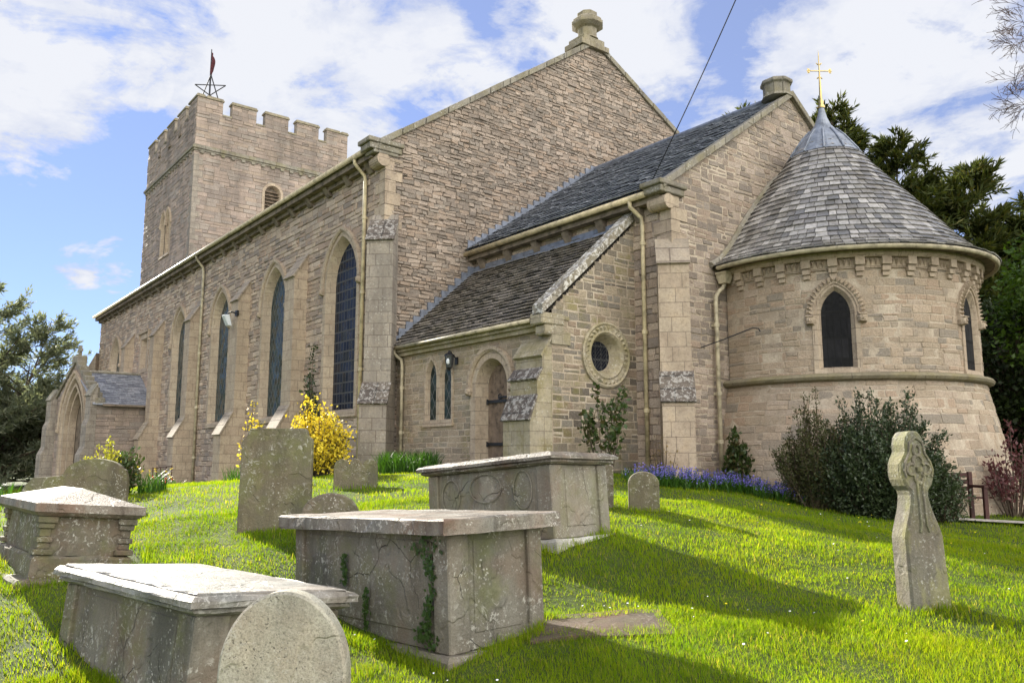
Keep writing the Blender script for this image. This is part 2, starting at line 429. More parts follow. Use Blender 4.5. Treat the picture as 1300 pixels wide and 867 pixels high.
M['tower'] = rubble_mat('pinkish_tower_stone', [(.32,.25,.205),(.28,.225,.19),(.37,.29,.24),(.25,.21,.185),(.33,.26,.2),(.3,.26,.225)], (.12,.10,.085), .8, .9, lift=1.2)
M['mort_l'] = mortar_mat('pale_lime_mortar', (.56,.48,.37), (.36,.29,.215))
M['mort_d'] = mortar_mat('shade_dark_mortar', (.165,.135,.108), (.11,.09,.074))  # joints darkened to imitate the shadows beneath the gable stones
M['mort_m'] = mortar_mat('buff_mortar', (.27,.22,.17), (.19,.155,.12))
M['dress'] = ashlar_mat('buff_dressed_stone', (.45,.37,.275), (.39,.31,.23), (.25,.2,.15), .5, .33, .01, (.22,.18,.13), .5)
M['dressy'] = ashlar_mat('mossy_dressed_stone', (.40,.35,.25), (.34,.30,.225), (.24,.2,.15), .5, .3, .01, (.16,.14,.09), .6, .4, .55)
M['butt'] = ashlar_mat('buttress_ashlar', (.40,.325,.245), (.32,.265,.205), (.2,.165,.125), .6, .3, .012, (.16,.135,.11), .6, .2)
M['buttg'] = ashlar_mat('grey_buttress_ashlar', (.34,.30,.245), (.28,.25,.21), (.2,.17,.14), .55, .32, .014, (.15,.13,.11), .7, .35)
M['weath'] = ashlar_mat('dark_lichened_weathering', (.12,.10,.085), (.155,.13,.105), (.05,.045,.04), 3, .33, .02, (.06,.05,.045), .75, .15, .0, .42)
M['weathl'] = ashlar_mat('pale_weathering_slab', (.38,.32,.25), (.33,.28,.215), (.18,.145,.115), 3, .4, .02, (.17,.14,.11), .6, .15)
M['cope'] = ashlar_mat('grey_coping_stone', (.27,.25,.205), (.23,.21,.17), (.1,.09,.07), 1.1, 5, .015, (.1,.09,.07), .7, .5, .35)
M['copel'] = ashlar_mat('flaking_pale_coping', (.30,.27,.22), (.26,.235,.19), (.1,.09,.07), 1.4, 5, .012, (.1,.085,.07), .8, .4, .2, .85)
M['parap'] = ashlar_mat('ochre_lichen_coping', (.32,.28,.20), (.28,.25,.19), (.14,.12,.09), .9, 5, .015, (.12,.10,.08), .7, .4, .3)
M['olive'] = ashlar_mat('olive_string_stone', (.24,.21,.14), (.21,.185,.125), (.12,.1,.07), 1.2, 5, .01, (.12,.1,.065), .6, .0, .4)
M['slate'] = slate_mat('blue_grey_slate', [(.23,.245,.28),(.27,.285,.32),(.19,.20,.235),(.32,.33,.36),(.25,.265,.295)], .2)
M['slatec'] = slate_mat('weathered_grey_slate', [(.28,.27,.255),(.21,.20,.195),(.35,.335,.315),(.15,.147,.145),(.25,.235,.215),(.42,.40,.375),(.30,.285,.27),(.18,.17,.16)], .33, .35, .2)
M['slatev'] = slate_mat('brown_stone_slate', [(.19,.168,.142),(.145,.13,.113),(.23,.205,.172),(.11,.10,.09),(.18,.155,.128)], .38, .5, .1)
M['lead'] = simple_mat('grey_blue_lead', (.17,.19,.235), .45, .2, .5, .35, 6)
M['cream'] = simple_mat('cream_painted_iron', (.52,.44,.27), .45, 0, .45, .42, 5, .35)
M['creamd'] = simple_mat('dull_cream_painted_iron', (.42,.37,.255), .5, 0, .4, .45, 5, .35)
M['iron'] = simple_mat('black_iron', (.018,.018,.02), .5, .3, .5, .3, 20)
M['rust'] = simple_mat('rusty_iron_rail', (.11,.06,.04), .8, .0, .3, .4, 20)
M['gold'] = simple_mat('gilded_metal', (.50,.38,.16), .35, 1.0, .5, .15, 9, .05)
M['soffit'] = simple_mat('shade_dark_stone', (.19,.155,.12), .9, 0, .2, .5, 4, .4)  # stone darkened to carry the shade under eaves and inside openings
M['glassd'] = glass_mat('dark_leaded_glass', (.010,.012,.02), 'rect', 5.5, 3.2, .2, (.022,.024,.032), spec=.07, leadc=(.075,.075,.075))
M['glasst'] = glass_mat('green_leaded_glass', (.016,.024,.022), 'diamond', 5.5, 5.5, .1, (.04,.06,.055), leadc=(.09,.095,.09))
M['glassa'] = glass_mat('apse_black_glass', (.006,.006,.007), 'rect', 7.0, 2.2, .5, (.012,.012,.013), leadc=(.016,.016,.016))
M['oak'] = simple_mat('weathered_oak', (.16,.115,.08), .8, 0, .3, .55, 5, .5)
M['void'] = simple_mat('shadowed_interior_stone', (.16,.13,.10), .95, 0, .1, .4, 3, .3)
M['leadcap'] = simple_mat('pale_lead', (.22,.245,.29), .45, .2, .5, .35, 6)
M['lampglass'] = simple_mat('pale_lamp_glass', (.62,.66,.68), .15, 0, .6, .1, 8, 0)

# ------------------------------------------------------------------ wall frames (a along wall, z up, d outwards)
def FS(Y): return lambda a, z, d: (a, Y - d, z)           # faces south
def FE(X): return lambda a, z, d: (X + d, a, z)           # faces east
def FO(o, t):                                             # general: o origin, t tangent; outward = t turned right
    t = Vector((t[0], t[1], 0)).normalized(); n = Vector((t.y, -t.x, 0)); o = Vector(o)
    return lambda a, z, d: tuple(Vector((o.x, o.y, 0)) + t * a + n * d + Vector((0, 0, z)))
AX, AY, AR = -10.62, 18.78, 3.17
def FA(r0=AR):
    def f(a, z, d):
        th = a / AR
        return (AX + (r0 + d) * cos(th), AY + (r0 + d) * sin(th), z)
    return f
def FAB(a, z, d):                                         # battered foot of the apse
    r = 3.225 + (3.2 - z) * .2 + d
    th = a / AR
    return (AX + r * cos(th), AY + r * sin(th), z)

def lancet_hw(c, w, z0, zs, za):
    h = za - zs; Rr = (w * w + h * h) / (2 * w)
    def f(z):
        if z < z0 or z >= za: return None
        if z <= zs: return (c - w, c + w)
        x = (w - Rr) + math.sqrt(max(0, Rr * Rr - (z - zs) ** 2))
        return (c - x, c + x)
    return f
def lancet_pts(c, w, z0, zs, za, n=9):
    h = za - zs; Rr = (w * w + h * h) / (2 * w); ang = math.atan2(h, Rr - w)
    right = [(c + (w - Rr) + Rr * cos(ang * k / n), zs + Rr * sin(ang * k / n)) for k in range(n + 1)]
    right[-1] = (c, za)
    left = [(2 * c - x, z) for x, z in right[:-1]]
    pts = [(c - w, z0)] + left + [right[-1]] + right[:-1][::-1] + [(c + w, z0)]
    return pts
def off(w, zs, za, d):
    """offset a pointed arch outwards by d: new half width, new apex"""
    h = za - zs; Rr = (w * w + h * h) / (2 * w)
    return w + d, zs + math.sqrt(max(.01, (Rr + d) ** 2 - (Rr - w) ** 2))

def masonry(mb, fr, zlo, zhi, extent, holes=(), course=(.12,.24), length=(.25,.6), joint=.014, dep=(.003,.02), jit=.008, mort=0, stone=1, seg=99., tilt=0., backing=True, bev=.012):
    z = zlo
    while z < zhi - .02:
        h = min(rng.uniform(*course), zhi - z)
        if zhi - z - h < .07: h = zhi - z
        def spans(za, zb, grow):
            zm = (za + zb) / 2
            iv = [tuple(e) for e in extent(zm)]
            for H in holes:
                r = None
                for q in (za + 1e-4, zm, zb - 1e-4):
                    t = H(q)
                    if t: r = t if r is None else (min(r[0], t[0]), max(r[1], t[1]))
                if r is None: continue
                r = (r[0] - grow, r[1] + grow); nv = []
                for a0, a1 in iv:
                    if r[1] <= a0 or r[0] >= a1: nv.append((a0, a1)); continue
                    if r[0] > a0: nv.append((a0, r[0]))
                    if r[1] < a1: nv.append((r[1], a1))
                iv = nv
            return iv
        if backing:
            ns = max(1, int(math.ceil(h / .07))) if holes else 1
            for k in range(ns):
                za, zb = z + h * k / ns, z + h * (k + 1) / ns
                for a0, a1 in spans(za, zb, .005):
                    m = max(1, int(math.ceil((a1 - a0) / seg)))
                    for j in range(m):
                        b0, b1 = a0 + (a1 - a0) * j / m, a0 + (a1 - a0) * (j + 1) / m
                        mb.poly([fr(b0, za, 0), fr(b1, za, 0), fr(b1, zb, 0), fr(b0, zb, 0)], mort)
        for a0, a1 in spans(z, z + h, .01):
            a = a0
            while a < a1 - .02:
                L = rng.uniform(*length) * (.75 + .5 * min(1, h / course[1]))
                if a1 - a - L < length[0] * .6: L = a1 - a
                subs = [(z, z + h)]
                if h > .17 and rng.random() < .28 and L < .6:
                    q = z + h * rng.uniform(.35, .65); subs = [(z, q), (q, z + h)]
                for s0, s1 in subs:
                    j = lambda: rng.uniform(-jit, jit)
                    g = joint * rng.uniform(.6, 1.3) / 2
                    d = rng.uniform(*dep); tl = rng.uniform(-tilt, tilt)
                    x0, x1, y0, y1 = a + g, a + L - g, s0 + g, s1 - g
                    if x1 - x0 < .03 or y1 - y0 < .02: continue
                    c4 = [(x0 + j(), y0 + j() - tl), (x1 + j(), y0 + j() + tl), (x1 + j(), y1 + j() + tl), (x0 + j(), y1 + j() - tl)]
                    cx = (x0 + x1) / 2; cz = (y0 + y1) / 2
                    e = min(bev, (y1 - y0) * .25)
                    def ins(p): return (p[0] + (e if p[0] < cx else -e), p[1] + (e if p[1] < cz else -e))
                    B = [fr(p[0], p[1], -.01) for p in c4]
                    Fm = [fr(p[0], p[1], d * .55) for p in c4]
                    T = [fr(*ins(p), d + rng.uniform(-.3, .3) * d) for p in c4]
                    mb.mesh(B + Fm + T, [(0,1,5,4),(1,2,6,5),(2,3,7,6),(3,0,4,7),(4,5,9,8),(5,6,10,9),(6,7,11,10),(7,4,8,11),(8,9,10,11)], stone)
                a += L
        z += h

def quoins(name, fr_a, fr_b, ca, cb, sa, sb, zlo, zhi, mat, parent, h=(.26,.36), d=.035):
    """dressed corner blocks; corner at coordinate ca on frame a and cb on frame b, running in directions sa / sb"""
    mb = MB(); z = zlo; k = 0
    while z < zhi - .05:
        hh = min(rng.uniform(*h), zhi - z)
        la, lb = (.5, .28) if k % 2 else (.28, .5)
        la *= rng.uniform(.85, 1.1); lb *= rng.uniform(.85, 1.1)
        g = .006
        for fr, c, s, L in ((fr_a, ca, sa, la), (fr_b, cb, sb, lb)):
            q0 = c - s * (d - .005)
            p = [(q0, z + g), (c + s * L, z + g), (c + s * L, z + hh - g), (q0, z + hh - g)]
            mb.hexa([fr(a, q, -.05) for a, q in p], [fr(a, q, d) for a, q in p])
        z += hh; k += 1
    return mb.build(name, mat, parent)

church = thing('church', (-19.28, 10.73, 1.05), 'large stone parish church with battlemented tower, slate roofs and round apse on the rise', 'church')
CH = church
PART = lambda o, label: tag(o, label)

def window(fr, c, z0, zs, za, wg, splay, sw, depth, mats, hood=.1, hood_gap=.02, zig=False, hood_drop=0.0, label=None, glabel=None, proud=.05, n=9, name='window', sill=True, stops=True, hoodmat=None):
    """pointed window: dressed surround + splayed reveal (part), glass and hood mould (sub-parts). Returns hole function for the masonry."""
    smat, gmat = mats
    wo, zo = off(wg, zs, za, splay); wsu, zsu = off(wg, zs, za, splay + sw)
    I = lancet_pts(c, wg, z0, zs, za, n); O = lancet_pts(c, wo, z0 - splay * .5, zs, zo, n); S = lancet_pts(c, wsu, z0 - splay * .5, zs, zsu, n)
    mb = MB()
    f3 = lambda P, d: [fr(a, z, d) for a, z in P]
    mb.band(f3(S, -.02), f3(S, proud)); mb.band(f3(S, proud), f3(O, proud)); mb.band(f3(O, proud), f3(I, -depth))
    if sill:
        zb = z0 - splay * .5
        mb.hexa([fr(c - wsu, zb - .16, -.02), fr(c + wsu, zb - .16, -.02), fr(c + wsu, zb - .16, proud + .03), fr(c - wsu, zb - .16, proud + .03)],
                [fr(c - wsu, zb, -.02), fr(c + wsu, zb, -.02), fr(c + wsu, zb, proud + .012), fr(c - wsu, zb, proud + .012)])
        mb.poly([fr(c - wo, zb, proud), fr(c + wo, zb, proud), fr(c + wg, z0, -depth), fr(c - wg, z0, -depth)])
    w = mb.build(name, smat, CH)
    if label: w['label'] = label
    g = MB(); gi = f3(I, -depth + .015)
    nI = len(gi)
    for k in range(nI // 2):
        a, b, cc, d = gi[k], gi[k + 1], gi[nI - 2 - k], gi[nI - 1 - k]
        g.poly([a, d, cc, b] if b != cc else [a, d, b])
    go = g.build('glass', gmat, w)
    if hood:
        w1, z1 = off(wg, zs, za, splay + sw + hood_gap - .06); w2, z2 = off(wg, zs, za, splay + sw + hood_gap + hood - .06)
        A = lancet_pts(c, w1, zs - hood_drop, zs, z1, n); B = lancet_pts(c, w2, zs - hood_drop, zs, z2, n)
        A = A[1:-1] if hood_drop == 0 else A; B = B[1:-1] if hood_drop == 0 else B
        h = MB(); dp = proud + .075
        if zig:
            w3, z3 = off(wg, zs, za, splay + sw + hood_gap + hood - .10)
            h.band(f3(A, 0), f3(A, proud + .03)); h.band(f3(A, proud + .03), f3(B, proud + .03)); h.band(f3(B, proud + .03), f3(B, 0))
            # dog-tooth: a row of pyramids along the arch
            dense = lancet_pts(c, (w1 + w2) / 2, zs, zs, (z1 + z2) / 2, 40)[1:-1]
            acc = 0; step = .085; last = dense[0]; tot = 0
            cum = [0]
            for p, q in zip(dense, dense[1:]): cum.append(cum[-1] + math.dist(p, q))
            m = int(cum[-1] / step)
            def at_(s_):
                for i in range(len(cum) - 1):
                    if cum[i + 1] >= s_:
                        t = (s_ - cum[i]) / max(1e-9, cum[i + 1] - cum[i]); p, q = dense[i], dense[i + 1]
                        return (p[0] + (q[0] - p[0]) * t, p[1] + (q[1] - p[1]) * t), (q[0] - p[0], q[1] - p[1])
                return dense[-1], (1, 0)
            hw = hood * .62
            for i in range(m):
                (px, pz), (tx, tz) = at_((i + .5) * cum[-1] / m)
                l = math.hypot(tx, tz) or 1; tx /= l; tz /= l; nx, nz = -tz, tx
                s2 = cum[-1] / m * .47
                ba = [(px - tx * s2 - nx * hw * .55, pz - tz * s2 - nz * hw * .55), (px + tx * s2 - nx * hw * .55, pz + tz * s2 - nz * hw * .55), (px + nx * hw, pz + nz * hw)]
                ap = fr(px + nx * hw * .2, pz + nz * hw * .2, proud + .11)
                bb = [fr(x, z, proud + .025) for x, z in ba]
                for k in range(3): h.poly([bb[k], bb[(k + 1) % 3], ap])
        else:
            C_ = lancet_pts(c, (w1 * .6 + w2 * .4), zs - hood_drop, zs, z1 * .6 + z2 * .4, n); C_ = C_[1:-1] if hood_drop == 0 else C_
            h.band(f3(A, 0), f3(A, proud + .03)); h.band(f3(A, proud + .03), f3(C_, dp)); h.band(f3(C_, dp), f3(B, dp)); h.band(f3(B, dp), f3(B, 0))
        ho = h.build('hood_mould', hoodmat or smat, w)
        if stops:
            st = hood * 1.5
            for sgn in (-1, 1):
                cx = c + sgn * (w1 + w2) / 2; zc = zs - hood_drop - st * .5
                sm = MB()
                prof = [(-.5, -.5), (.5, -.5), (.62, .0), (.5, .5), (-.5, .5), (-.62, 0)]
                q0 = [fr(cx + x * st * .8, zc + z * st, 0) for x, z in prof]
                q1 = [fr(cx + x * st * .75, zc + z * st * .95, proud + .06) for x, z in prof]
                q2 = [fr(cx + x * st * .4, zc + z * st * .55, proud + .13) for x, z in prof]
                sm.hexa(q0, q1); sm.hexa(q1, q2)
                if zig:   # brow, nose and chin of the carved head stop
                    sm.hexa([fr(cx - st*.12, zc - st*.2, proud+.1), fr(cx + st*.12, zc - st*.2, proud+.1), fr(cx + st*.05, zc + st*.2, proud+.1), fr(cx - st*.05, zc + st*.2, proud+.1)],
                            [fr(cx - st*.06, zc - st*.16, proud+.17), fr(cx + st*.06, zc - st*.16, proud+.17), fr(cx + st*.02, zc + st*.16, proud+.14), fr(cx - st*.02, zc + st*.16, proud+.14)])
                    sm.box(-.5, .5, 0, 1, 0, 1, 0, lambda u, v, t: fr(cx + u * st * .75, zc + st * (.22 + .12 * t), proud + .05 + .1 * v))
                    sm.box(-.5, .5, 0, 1, 0, 1, 0, lambda u, v, t: fr(cx + u * st * .5, zc - st * (.42 - .1 * t), proud + .05 + .09 * v))
                sm.build('carved_stop', hoodmat or smat, w, bevel=.012)
    wm, zm = off(wg, zs, za, splay + .01)
    return lancet_hw(c, wm, z0 - splay * .5, zs, zm)

def buttress(o, t, width, prof, mat, slabs=(), label=None, name='buttress'):
    """prof: (d,z) polygon outline of the side; slabs: (d0,z0,d1,z1,mat,label) sloping weathering stones"""
    fr = FO(o, t); mb = MB(); w = width / 2
    A = [fr(-w, z, d) for d, z in prof]; B = [fr(w, z, d) for d, z in prof]
    n = len(prof)
    mb.mesh(A + B, [(k, (k + 1) % n, n + (k + 1) % n, n + k) for k in range(n)])
    # sides are split into bands so no face is concave
    i = len(mb.v)
    zs = sorted({z for _, z in prof})
    def dmax(z, side):
        ds = []
        for (d0, z0), (d1, z1) in zip(prof, prof[1:]):
            if z0 == z1: continue
            lo, hi = min(z0, z1), max(z0, z1)
            if lo <= z <= hi:
                ds.append(d0 + (d1 - d0) * (z - z0) / (z1 - z0))
        return max(ds) if ds else 0
    for za, zb in zip(zs, zs[1:]):
        e = 1e-5
        for s_ in (-w, w):
            mb.poly([fr(s_, za, 0), fr(s_, za, dmax(za + e, 1)), fr(s_, zb, dmax(zb - e, 1)), fr(s_, zb, 0)])
    ob = mb.build(name, mat, CH)
    if label: ob['label'] = label
    for (d0, z0, d1, z1, sm, lb) in slabs:
        s = MB(); L = math.hypot(d1 - d0, z1 - z0); nx, nz = (z1 - z0) / L, -(d1 - d0) / L
        if nx < 0: nx, nz = -nx, -nz
        th = .06; ov = .035; ux, uz = (d0 - d1) / L, (z0 - z1) / L    # d0,z0 = lower outer end
        lo = (d0 + ux * .05, z0 + uz * .05); hi = (d1, z1)
        b = [fr(-w - ov, lo[1], lo[0]), fr(w + ov, lo[1], lo[0]), fr(w + ov, hi[1], hi[0]), fr(-w - ov, hi[1], hi[0])]
        t_ = [fr(-w - ov, lo[1] + nz * th, lo[0] + nx * th), fr(w + ov, lo[1] + nz * th, lo[0] + nx * th), fr(w + ov, hi[1] + nz * th * .6, hi[0] + nx * th * .6), fr(-w - ov, hi[1] + nz * th * .6, hi[0] + nx * th * .6)]
        s.hexa(b, t_)
        so = s.build('weathering_slab', sm, ob)
        if lb: so['label'] = lb
    return ob

def drainpipe(pts, r, mat, brackets=(), hopper=None, label=None):
    mb = MB(); mb.tube(pts, r, 10)
    o = mb.build('drainpipe', mat, CH, smooth=True)
    if label: o['label'] = label
    for p in brackets:
        b = MB(); b.tube([(p[0], p[1], p[2] - .045), (p[0], p[1], p[2] + .045)], r * 1.35, 10)
        b.box(p[0] - .02, p[0] + .02, p[1] - .02, p[1] + .14, p[2] - .03, p[2] + .03) if len(p) < 4 else b.box(p[0] - .14, p[0] + .02, p[1] - .02, p[1] + .02, p[2] - .03, p[2] + .03)
        b.build('pipe_bracket', mat, o)
    if hopper:
        x, y, z, w, d, h = hopper
        b = MB(); b.hexa([(x - w * .35, y - d * .35, z - h), (x + w * .35, y - d * .35, z - h), (x + w * .35, y + d * .35, z - h), (x - w * .35, y + d * .35, z - h)],
                         [(x - w / 2, y - d / 2, z - h * .45), (x + w / 2, y - d / 2, z - h * .45), (x + w / 2, y + d / 2, z - h * .45), (x - w / 2, y + d / 2, z - h * .45)])
        b.box(x - w / 2, x + w / 2, y - d / 2, y + d / 2, z - h * .45 + .001, z)
        b.box(x - w / 2 - .02, x + w / 2 + .02, y - d / 2 - .02, y + d / 2 + .02, z - .04, z + .01)
        b.build('hopper', mat, o)
    return o

def slates(mb, O, A, U, ext, H, pitch, wr, th=.012, jit=.006, raise_=.03):
    """rows of real slates on a plane: O origin, A unit along eave, U unit up the slope; ext(v)->(a0,a1)"""
    O, A, U = Vector(O), Vector(A).normalized(), Vector(U).normalized(); Nn = A.cross(U)
    if Nn.z < 0: Nn = -Nn
    k = 0; v = 0
    while v < H - .01:
        a0, a1 = ext(v + pitch / 2)
        L = min(pitch * 1.2, H - v)
        a = a0 - rng.uniform(0, wr[0])
        while a < a1:
            w = rng.uniform(*wr); b0, b1 = max(a, a0), min(a + w - .011, a1); a += w
            if b1 - b0 < .03: continue
            j = lambda: rng.uniform(-jit, jit)
            lift = raise_ + rng.uniform(-.3, .9) * th
            P = lambda aa, vv, nn: O + A * aa + U * vv + Nn * nn
            v0 = v + j()
            T = [P(b0, v0 + j(), lift), P(b1, v0 + j(), lift + j() * .5), P(b1, v + L, .004), P(b0, v + L, .004)]
            B = [q - Nn * th for q in T]
            mb.mesh(B + T, [(4,5,6,7),(0,1,5,4),(1,2,6,5),(3,0,4,7)])
        v += pitch; k += 1
# ------------------------------------------------------------------ nave
NX, NY = -19.28, 10.73            # east wall plane, south wall plane
NW = -55.3                        # west end
NS, NA = .69, (19.05, 16.17)      # rake of the south slope, gable apex (y, z)
NN = .525
holes = []
fr = FS(NY)
gl = {-21.8: M['glassd']}
for c, lab, glab in ((-21.8, None, 'dark blue-grey leaded glass'), (-27.0, None, None), (-32.55, None, None), (-38.15, None, None), (-50.5, None, None)):
    g = M['glassd'] if c == -21.8 else M['glasst']
    holes.append(window(fr, c, 2.95, 6.75, 8.0, .83, .19, .17, .22, (M['dress'], g), hood=.15, hood_drop=.0))
# statue niche with a square head and a label mould
nc, nw_, nz0, nz1 = -44.35, .62, 6.05, 7.6
mb = MB()
def rectp(w, z0, z1, d): return [fr(nc - w, z0, d), fr(nc + w, z0, d), fr(nc + w, z1, d), fr(nc - w, z1, d)]
for a, b in ((rectp(nw_ + .26, nz0 - .22, nz1 + .26, -.02), rectp(nw_ + .26, nz0 - .22, nz1 + .26, .05)), (rectp(nw_ + .26, nz0 - .22, nz1 + .26, .05), rectp(nw_, nz0, nz1, .05)), (rectp(nw_, nz0, nz1, .05), rectp(nw_ - .14, nz0 + .1, nz1 - .14, -.3))):
    mb.band(a, b, closed=True)
mb.poly(rectp(nw_ - .14, nz0 + .1, nz1 - .14, -.29))
o = mb.build('niche', M['dress'], CH); o['label'] = 'square-headed stone niche between the nave windows'
mb = MB(); mb.box(-1, 1, 0, .14, 0, .12, 0, lambda x, d, z: fr(nc + x * (nw_ + .34), nz1 + .28 + z, d)); mb.box(0, .1, 0, .12, -.45, 0, 0, lambda x, d, z: fr(nc - nw_ - .34 + x, nz1 + .28 + z, d)); mb.box(0, .1, 0, .12, -.45, 0, 0, lambda x, d, z: fr(nc + nw_ + .24 + x, nz1 + .28 + z, d))
mb.build('label_mould', M['dress'], o)
mb = MB(); mb.box(-.12, .12, -.26, -.1, 6.16, 6.9, 0, lambda x, d, z: fr(nc + x, z, d)); mb.box(-.08, .08, -.25, -.11, 6.9, 7.14, 0, lambda x, d, z: fr(nc + x, z, d)); mb.build('statue', M['dress'], o, bevel=.05)
holes.append(lambda z: (nc - nw_ - .05, nc + nw_ + .05) if nz0 - .05 < z < nz1 + .05 else None)

mb = MB()
masonry(mb, fr, -.5, 10.12, lambda z: [(NW, NX)], holes, (.12,.23), (.2,.55), .018, (.002,.034), .015)
mb.build('nave_south_wall', [M['mort_m'], M['nave']], CH, recalc=False)
fe = FE(NX)
def gable_ext(z):
    y0 = max(NY, NA[0] - (NA[1] - z) / NS); y1 = min(28.0, NA[0] + (NA[1] - z) / NN)
    return [(y0, y1)] if y1 > y0 + .05 else []
mb = MB()
masonry(mb, fe, .6, NA[1] - .02, gable_ext, (), (.06,.145), (.11,.36), .017, (.0,.038), .02, tilt=.012, bev=.011)
mb.poly([(NX - .02, NY, -.5), (NX - .02, 28, -.5), (NX - .02, 28, 11.4), (NX - .02, NA[0], NA[1]), (NX - .02, NY, 10.4)])
mb.build('nave_east_gable', [M['mort_d'], M['gable']], CH, recalc=False)
quoins('quoins', FS(NY), fe, NX, NY, -1, 1, 7.9, 9.95, M['dress'], CH)
mb = MB()      # north and west sides and the roof void
mb.poly([(NW, 28, -.6), (NX, 28, -.6), (NX, 28, 11.4), (NW, 28, 11.4)])
mb.poly([(NW, NY, -.6), (NW, 28, -.6), (NW, 28, 11.4), (NW, NA[0], NA[1]), (NW, NY, 10.4)])
mb.build('nave_back_walls', M['butt'], CH, recalc=False)
# roof: thick slabs
ez = NA[1] - (NA[0] - 10.28) * NS
mb = MB()
ov = .14
for (ya, za, yb, zb) in ((10.28, ez, NA[0], NA[1]), (28.35, NA[1] - (28.35 - NA[0]) * NN, NA[0], NA[1])):
    mb.hexa([(NW - .1, ya, za), (NX - .05, ya, za), (NX - .05, yb, zb), (NW - .1, yb, zb)], [(NW - .1, ya, za + .09), (NX - .05, ya, za + .09), (NX - .05, yb, zb + .09), (NW - .1, yb, zb + .09)])
mb.build('nave_roof', M['slatec'], CH)
mb = MB(); mb.box(NW, NX - .2, 10.36, NY, 9.93, 10.15); mb.box(NW, NX - .2, 10.56, NY, 9.8, 9.928)
for k in range(26):
    x = NX - .75 - k * 1.37
    mb.hexa([(x - .13, NY - .08, 9.66), (x + .13, NY - .08, 9.66), (x + .13, NY, 9.66), (x - .13, NY, 9.66)], [(x - .13, NY - .26, 9.926), (x + .13, NY - .26, 9.926), (x + .13, NY, 9.926), (x - .13, NY, 9.926)])
mb.build('eave_corbels', M['soffit'], CH)
mb = MB(); mb.tube([(NW - .05, 10.27, 10.16), (NX - .3, 10.27, 10.16)], .075, 10); mb.build('gutter', M['creamd'], CH, smooth=True)

def rake(name, mat, x0, x1, pts, below, above, parent=CH, n=1):
    """coping stones laid along a sloping gable edge in the y,z plane"""
    mb = MB()
    (ya, za), (yb, zb) = pts
    for k in range(n):
        t0, t1 = k / n + (.004 if k else 0), (k + 1) / n
        j = rng.uniform(-.008, .008)
        y0, z0, y1, z1 = ya + (yb - ya) * t0, za + (zb - za) * t0, ya + (yb - ya) * t1, za + (zb - za) * t1
        mb.hexa([(x0 + j, y0, z0 - below), (x1 + j, y0, z0 - below), (x1 + j, y1, z1 - below), (x0 + j, y1, z1 - below)],
                [(x0 + j, y0, z0 + above + j), (x1 + j, y0, z0 + above + j), (x1 + j, y1, z1 + above + j), (x0 + j, y1, z1 + above + j)])
    return mb.build(name, mat, parent, bevel=.012)
rake('gable_coping', M['cope'], NX - .4, NX + .1, ((10.4, ez + .1), (NA[0], NA[1] + .02)), .06, .15, n=11)
rake('gable_coping', M['cope'], NX - .4, NX + .1, ((26.5, NA[1] - (26.5 - NA[0]) * NN), (NA[0], NA[1] + .02)), .06, .15, n=10)
# moulded kneeler at the foot of the coping
mb = MB(); mb.box(NX - .55, NX + .14, 10.1, 11.25, 10.28, 10.42); mb.box(NX - .5, NX + .09, 10.17, 11.2, 10.1, 10.28)
mb.box(NX - .45, NX + .07, 10.3, 11.1, 10.0, 10.1)
kn = mb.build('kneeler', M['cope'], CH, bevel=.02)
mb = MB(); mb.tube([(NX - .45, 10.62, 9.86), (NX + .06, 10.62, 9.86)], .2, 16); mb.build('roll_corbel', M['dress'], kn)
# octagonal stack on the gable apex
cx, cy = NX - .22, 18.92
mb = MB()
mb.box(cx - .55, cx + .38, cy - .62, cy + .72, 15.92, 16.12); mb.box(cx - .46, cx + .34, cy - .5, cy + .52, 16.12, 16.32)
mb.lathe([(.42, 16.32), (.36, 16.4), (.36, 16.72), (.46, 16.76), (.60, 16.86), (.60, 16.96), (.54, 16.99), (.54, 17.06), (.42, 17.16), (.38, 17.18), (.38, 17.32), (.3, 17.38), (.16, 17.38)], (cx, cy, 0), 8, pi / 8, pi / 8 + 2 * pi, cap=True)
o = mb.build('chimney_stack', M['parap'], CH, bevel=.012); o['label'] = 'octagonal stone stack on the nave gable apex'

# nave buttresses
for x in (-24.66, -29.75, -35.55, -41.2, -46.95):
    g = gz(x, 10.2) - .4
    buttress((x, NY), (1, 0), .76, [(0, g), (.88, g), (.88, 2.35), (.46, 3.15), (.46, 7.35), (0, 8.12)], M['dress'],
             [(.46, 7.35, 0, 8.12, M['weathl'], None), (.88, 2.35, .46, 3.15, M['weathl'], None)])
buttress((NX - .08, NY + .08), (1, 1), .74, [(0, .4), (.86, .4), (.86, 2.95), (.52, 3.5), (.52, 7.45), (.0, 8.3)], M['buttg'],
         [(.86, 2.95, .52, 3.5, M['weath'], 'dark stone slope speckled with white lichen'), (.52, 7.45, .12, 8.1, M['weath'], None)], label='diagonal buttress at the nave corner')
buttress((NW + .05, NY + .05), (1, -1), .8, [(0, -.6), (.9, -.6), (.9, 4.2), (.5, 5.0), (.5, 7.0), (0, 7.9)], M['butt'], [])
drainpipe([(-20.35, 10.29, 10.12), (-20.35, 10.3, 9.98), (-20.32, 10.45, 9.8), (-20.3, 10.6, 9.66), (-20.3, 10.63, 9.5), (-20.3, 10.63, 1.1)], .055, M['cream'], [(-20.3, 10.63, 8.4), (-20.3, 10.63, 6.2), (-20.3, 10.63, 4.0)])
drainpipe([(-34.9, 10.29, 10.12), (-34.9, 10.3, 9.98), (-34.9, 10.45, 9.8), (-34.9, 10.6, 9.62), (-34.9, 10.63, 9.4), (-34.9, 10.63, .2)], .055, M['creamd'], [(-34.9, 10.63, 8.2), (-34.9, 10.63, 5.9), (-34.9, 10.63, 3.6), (-34.9, 10.63, 1.5)])

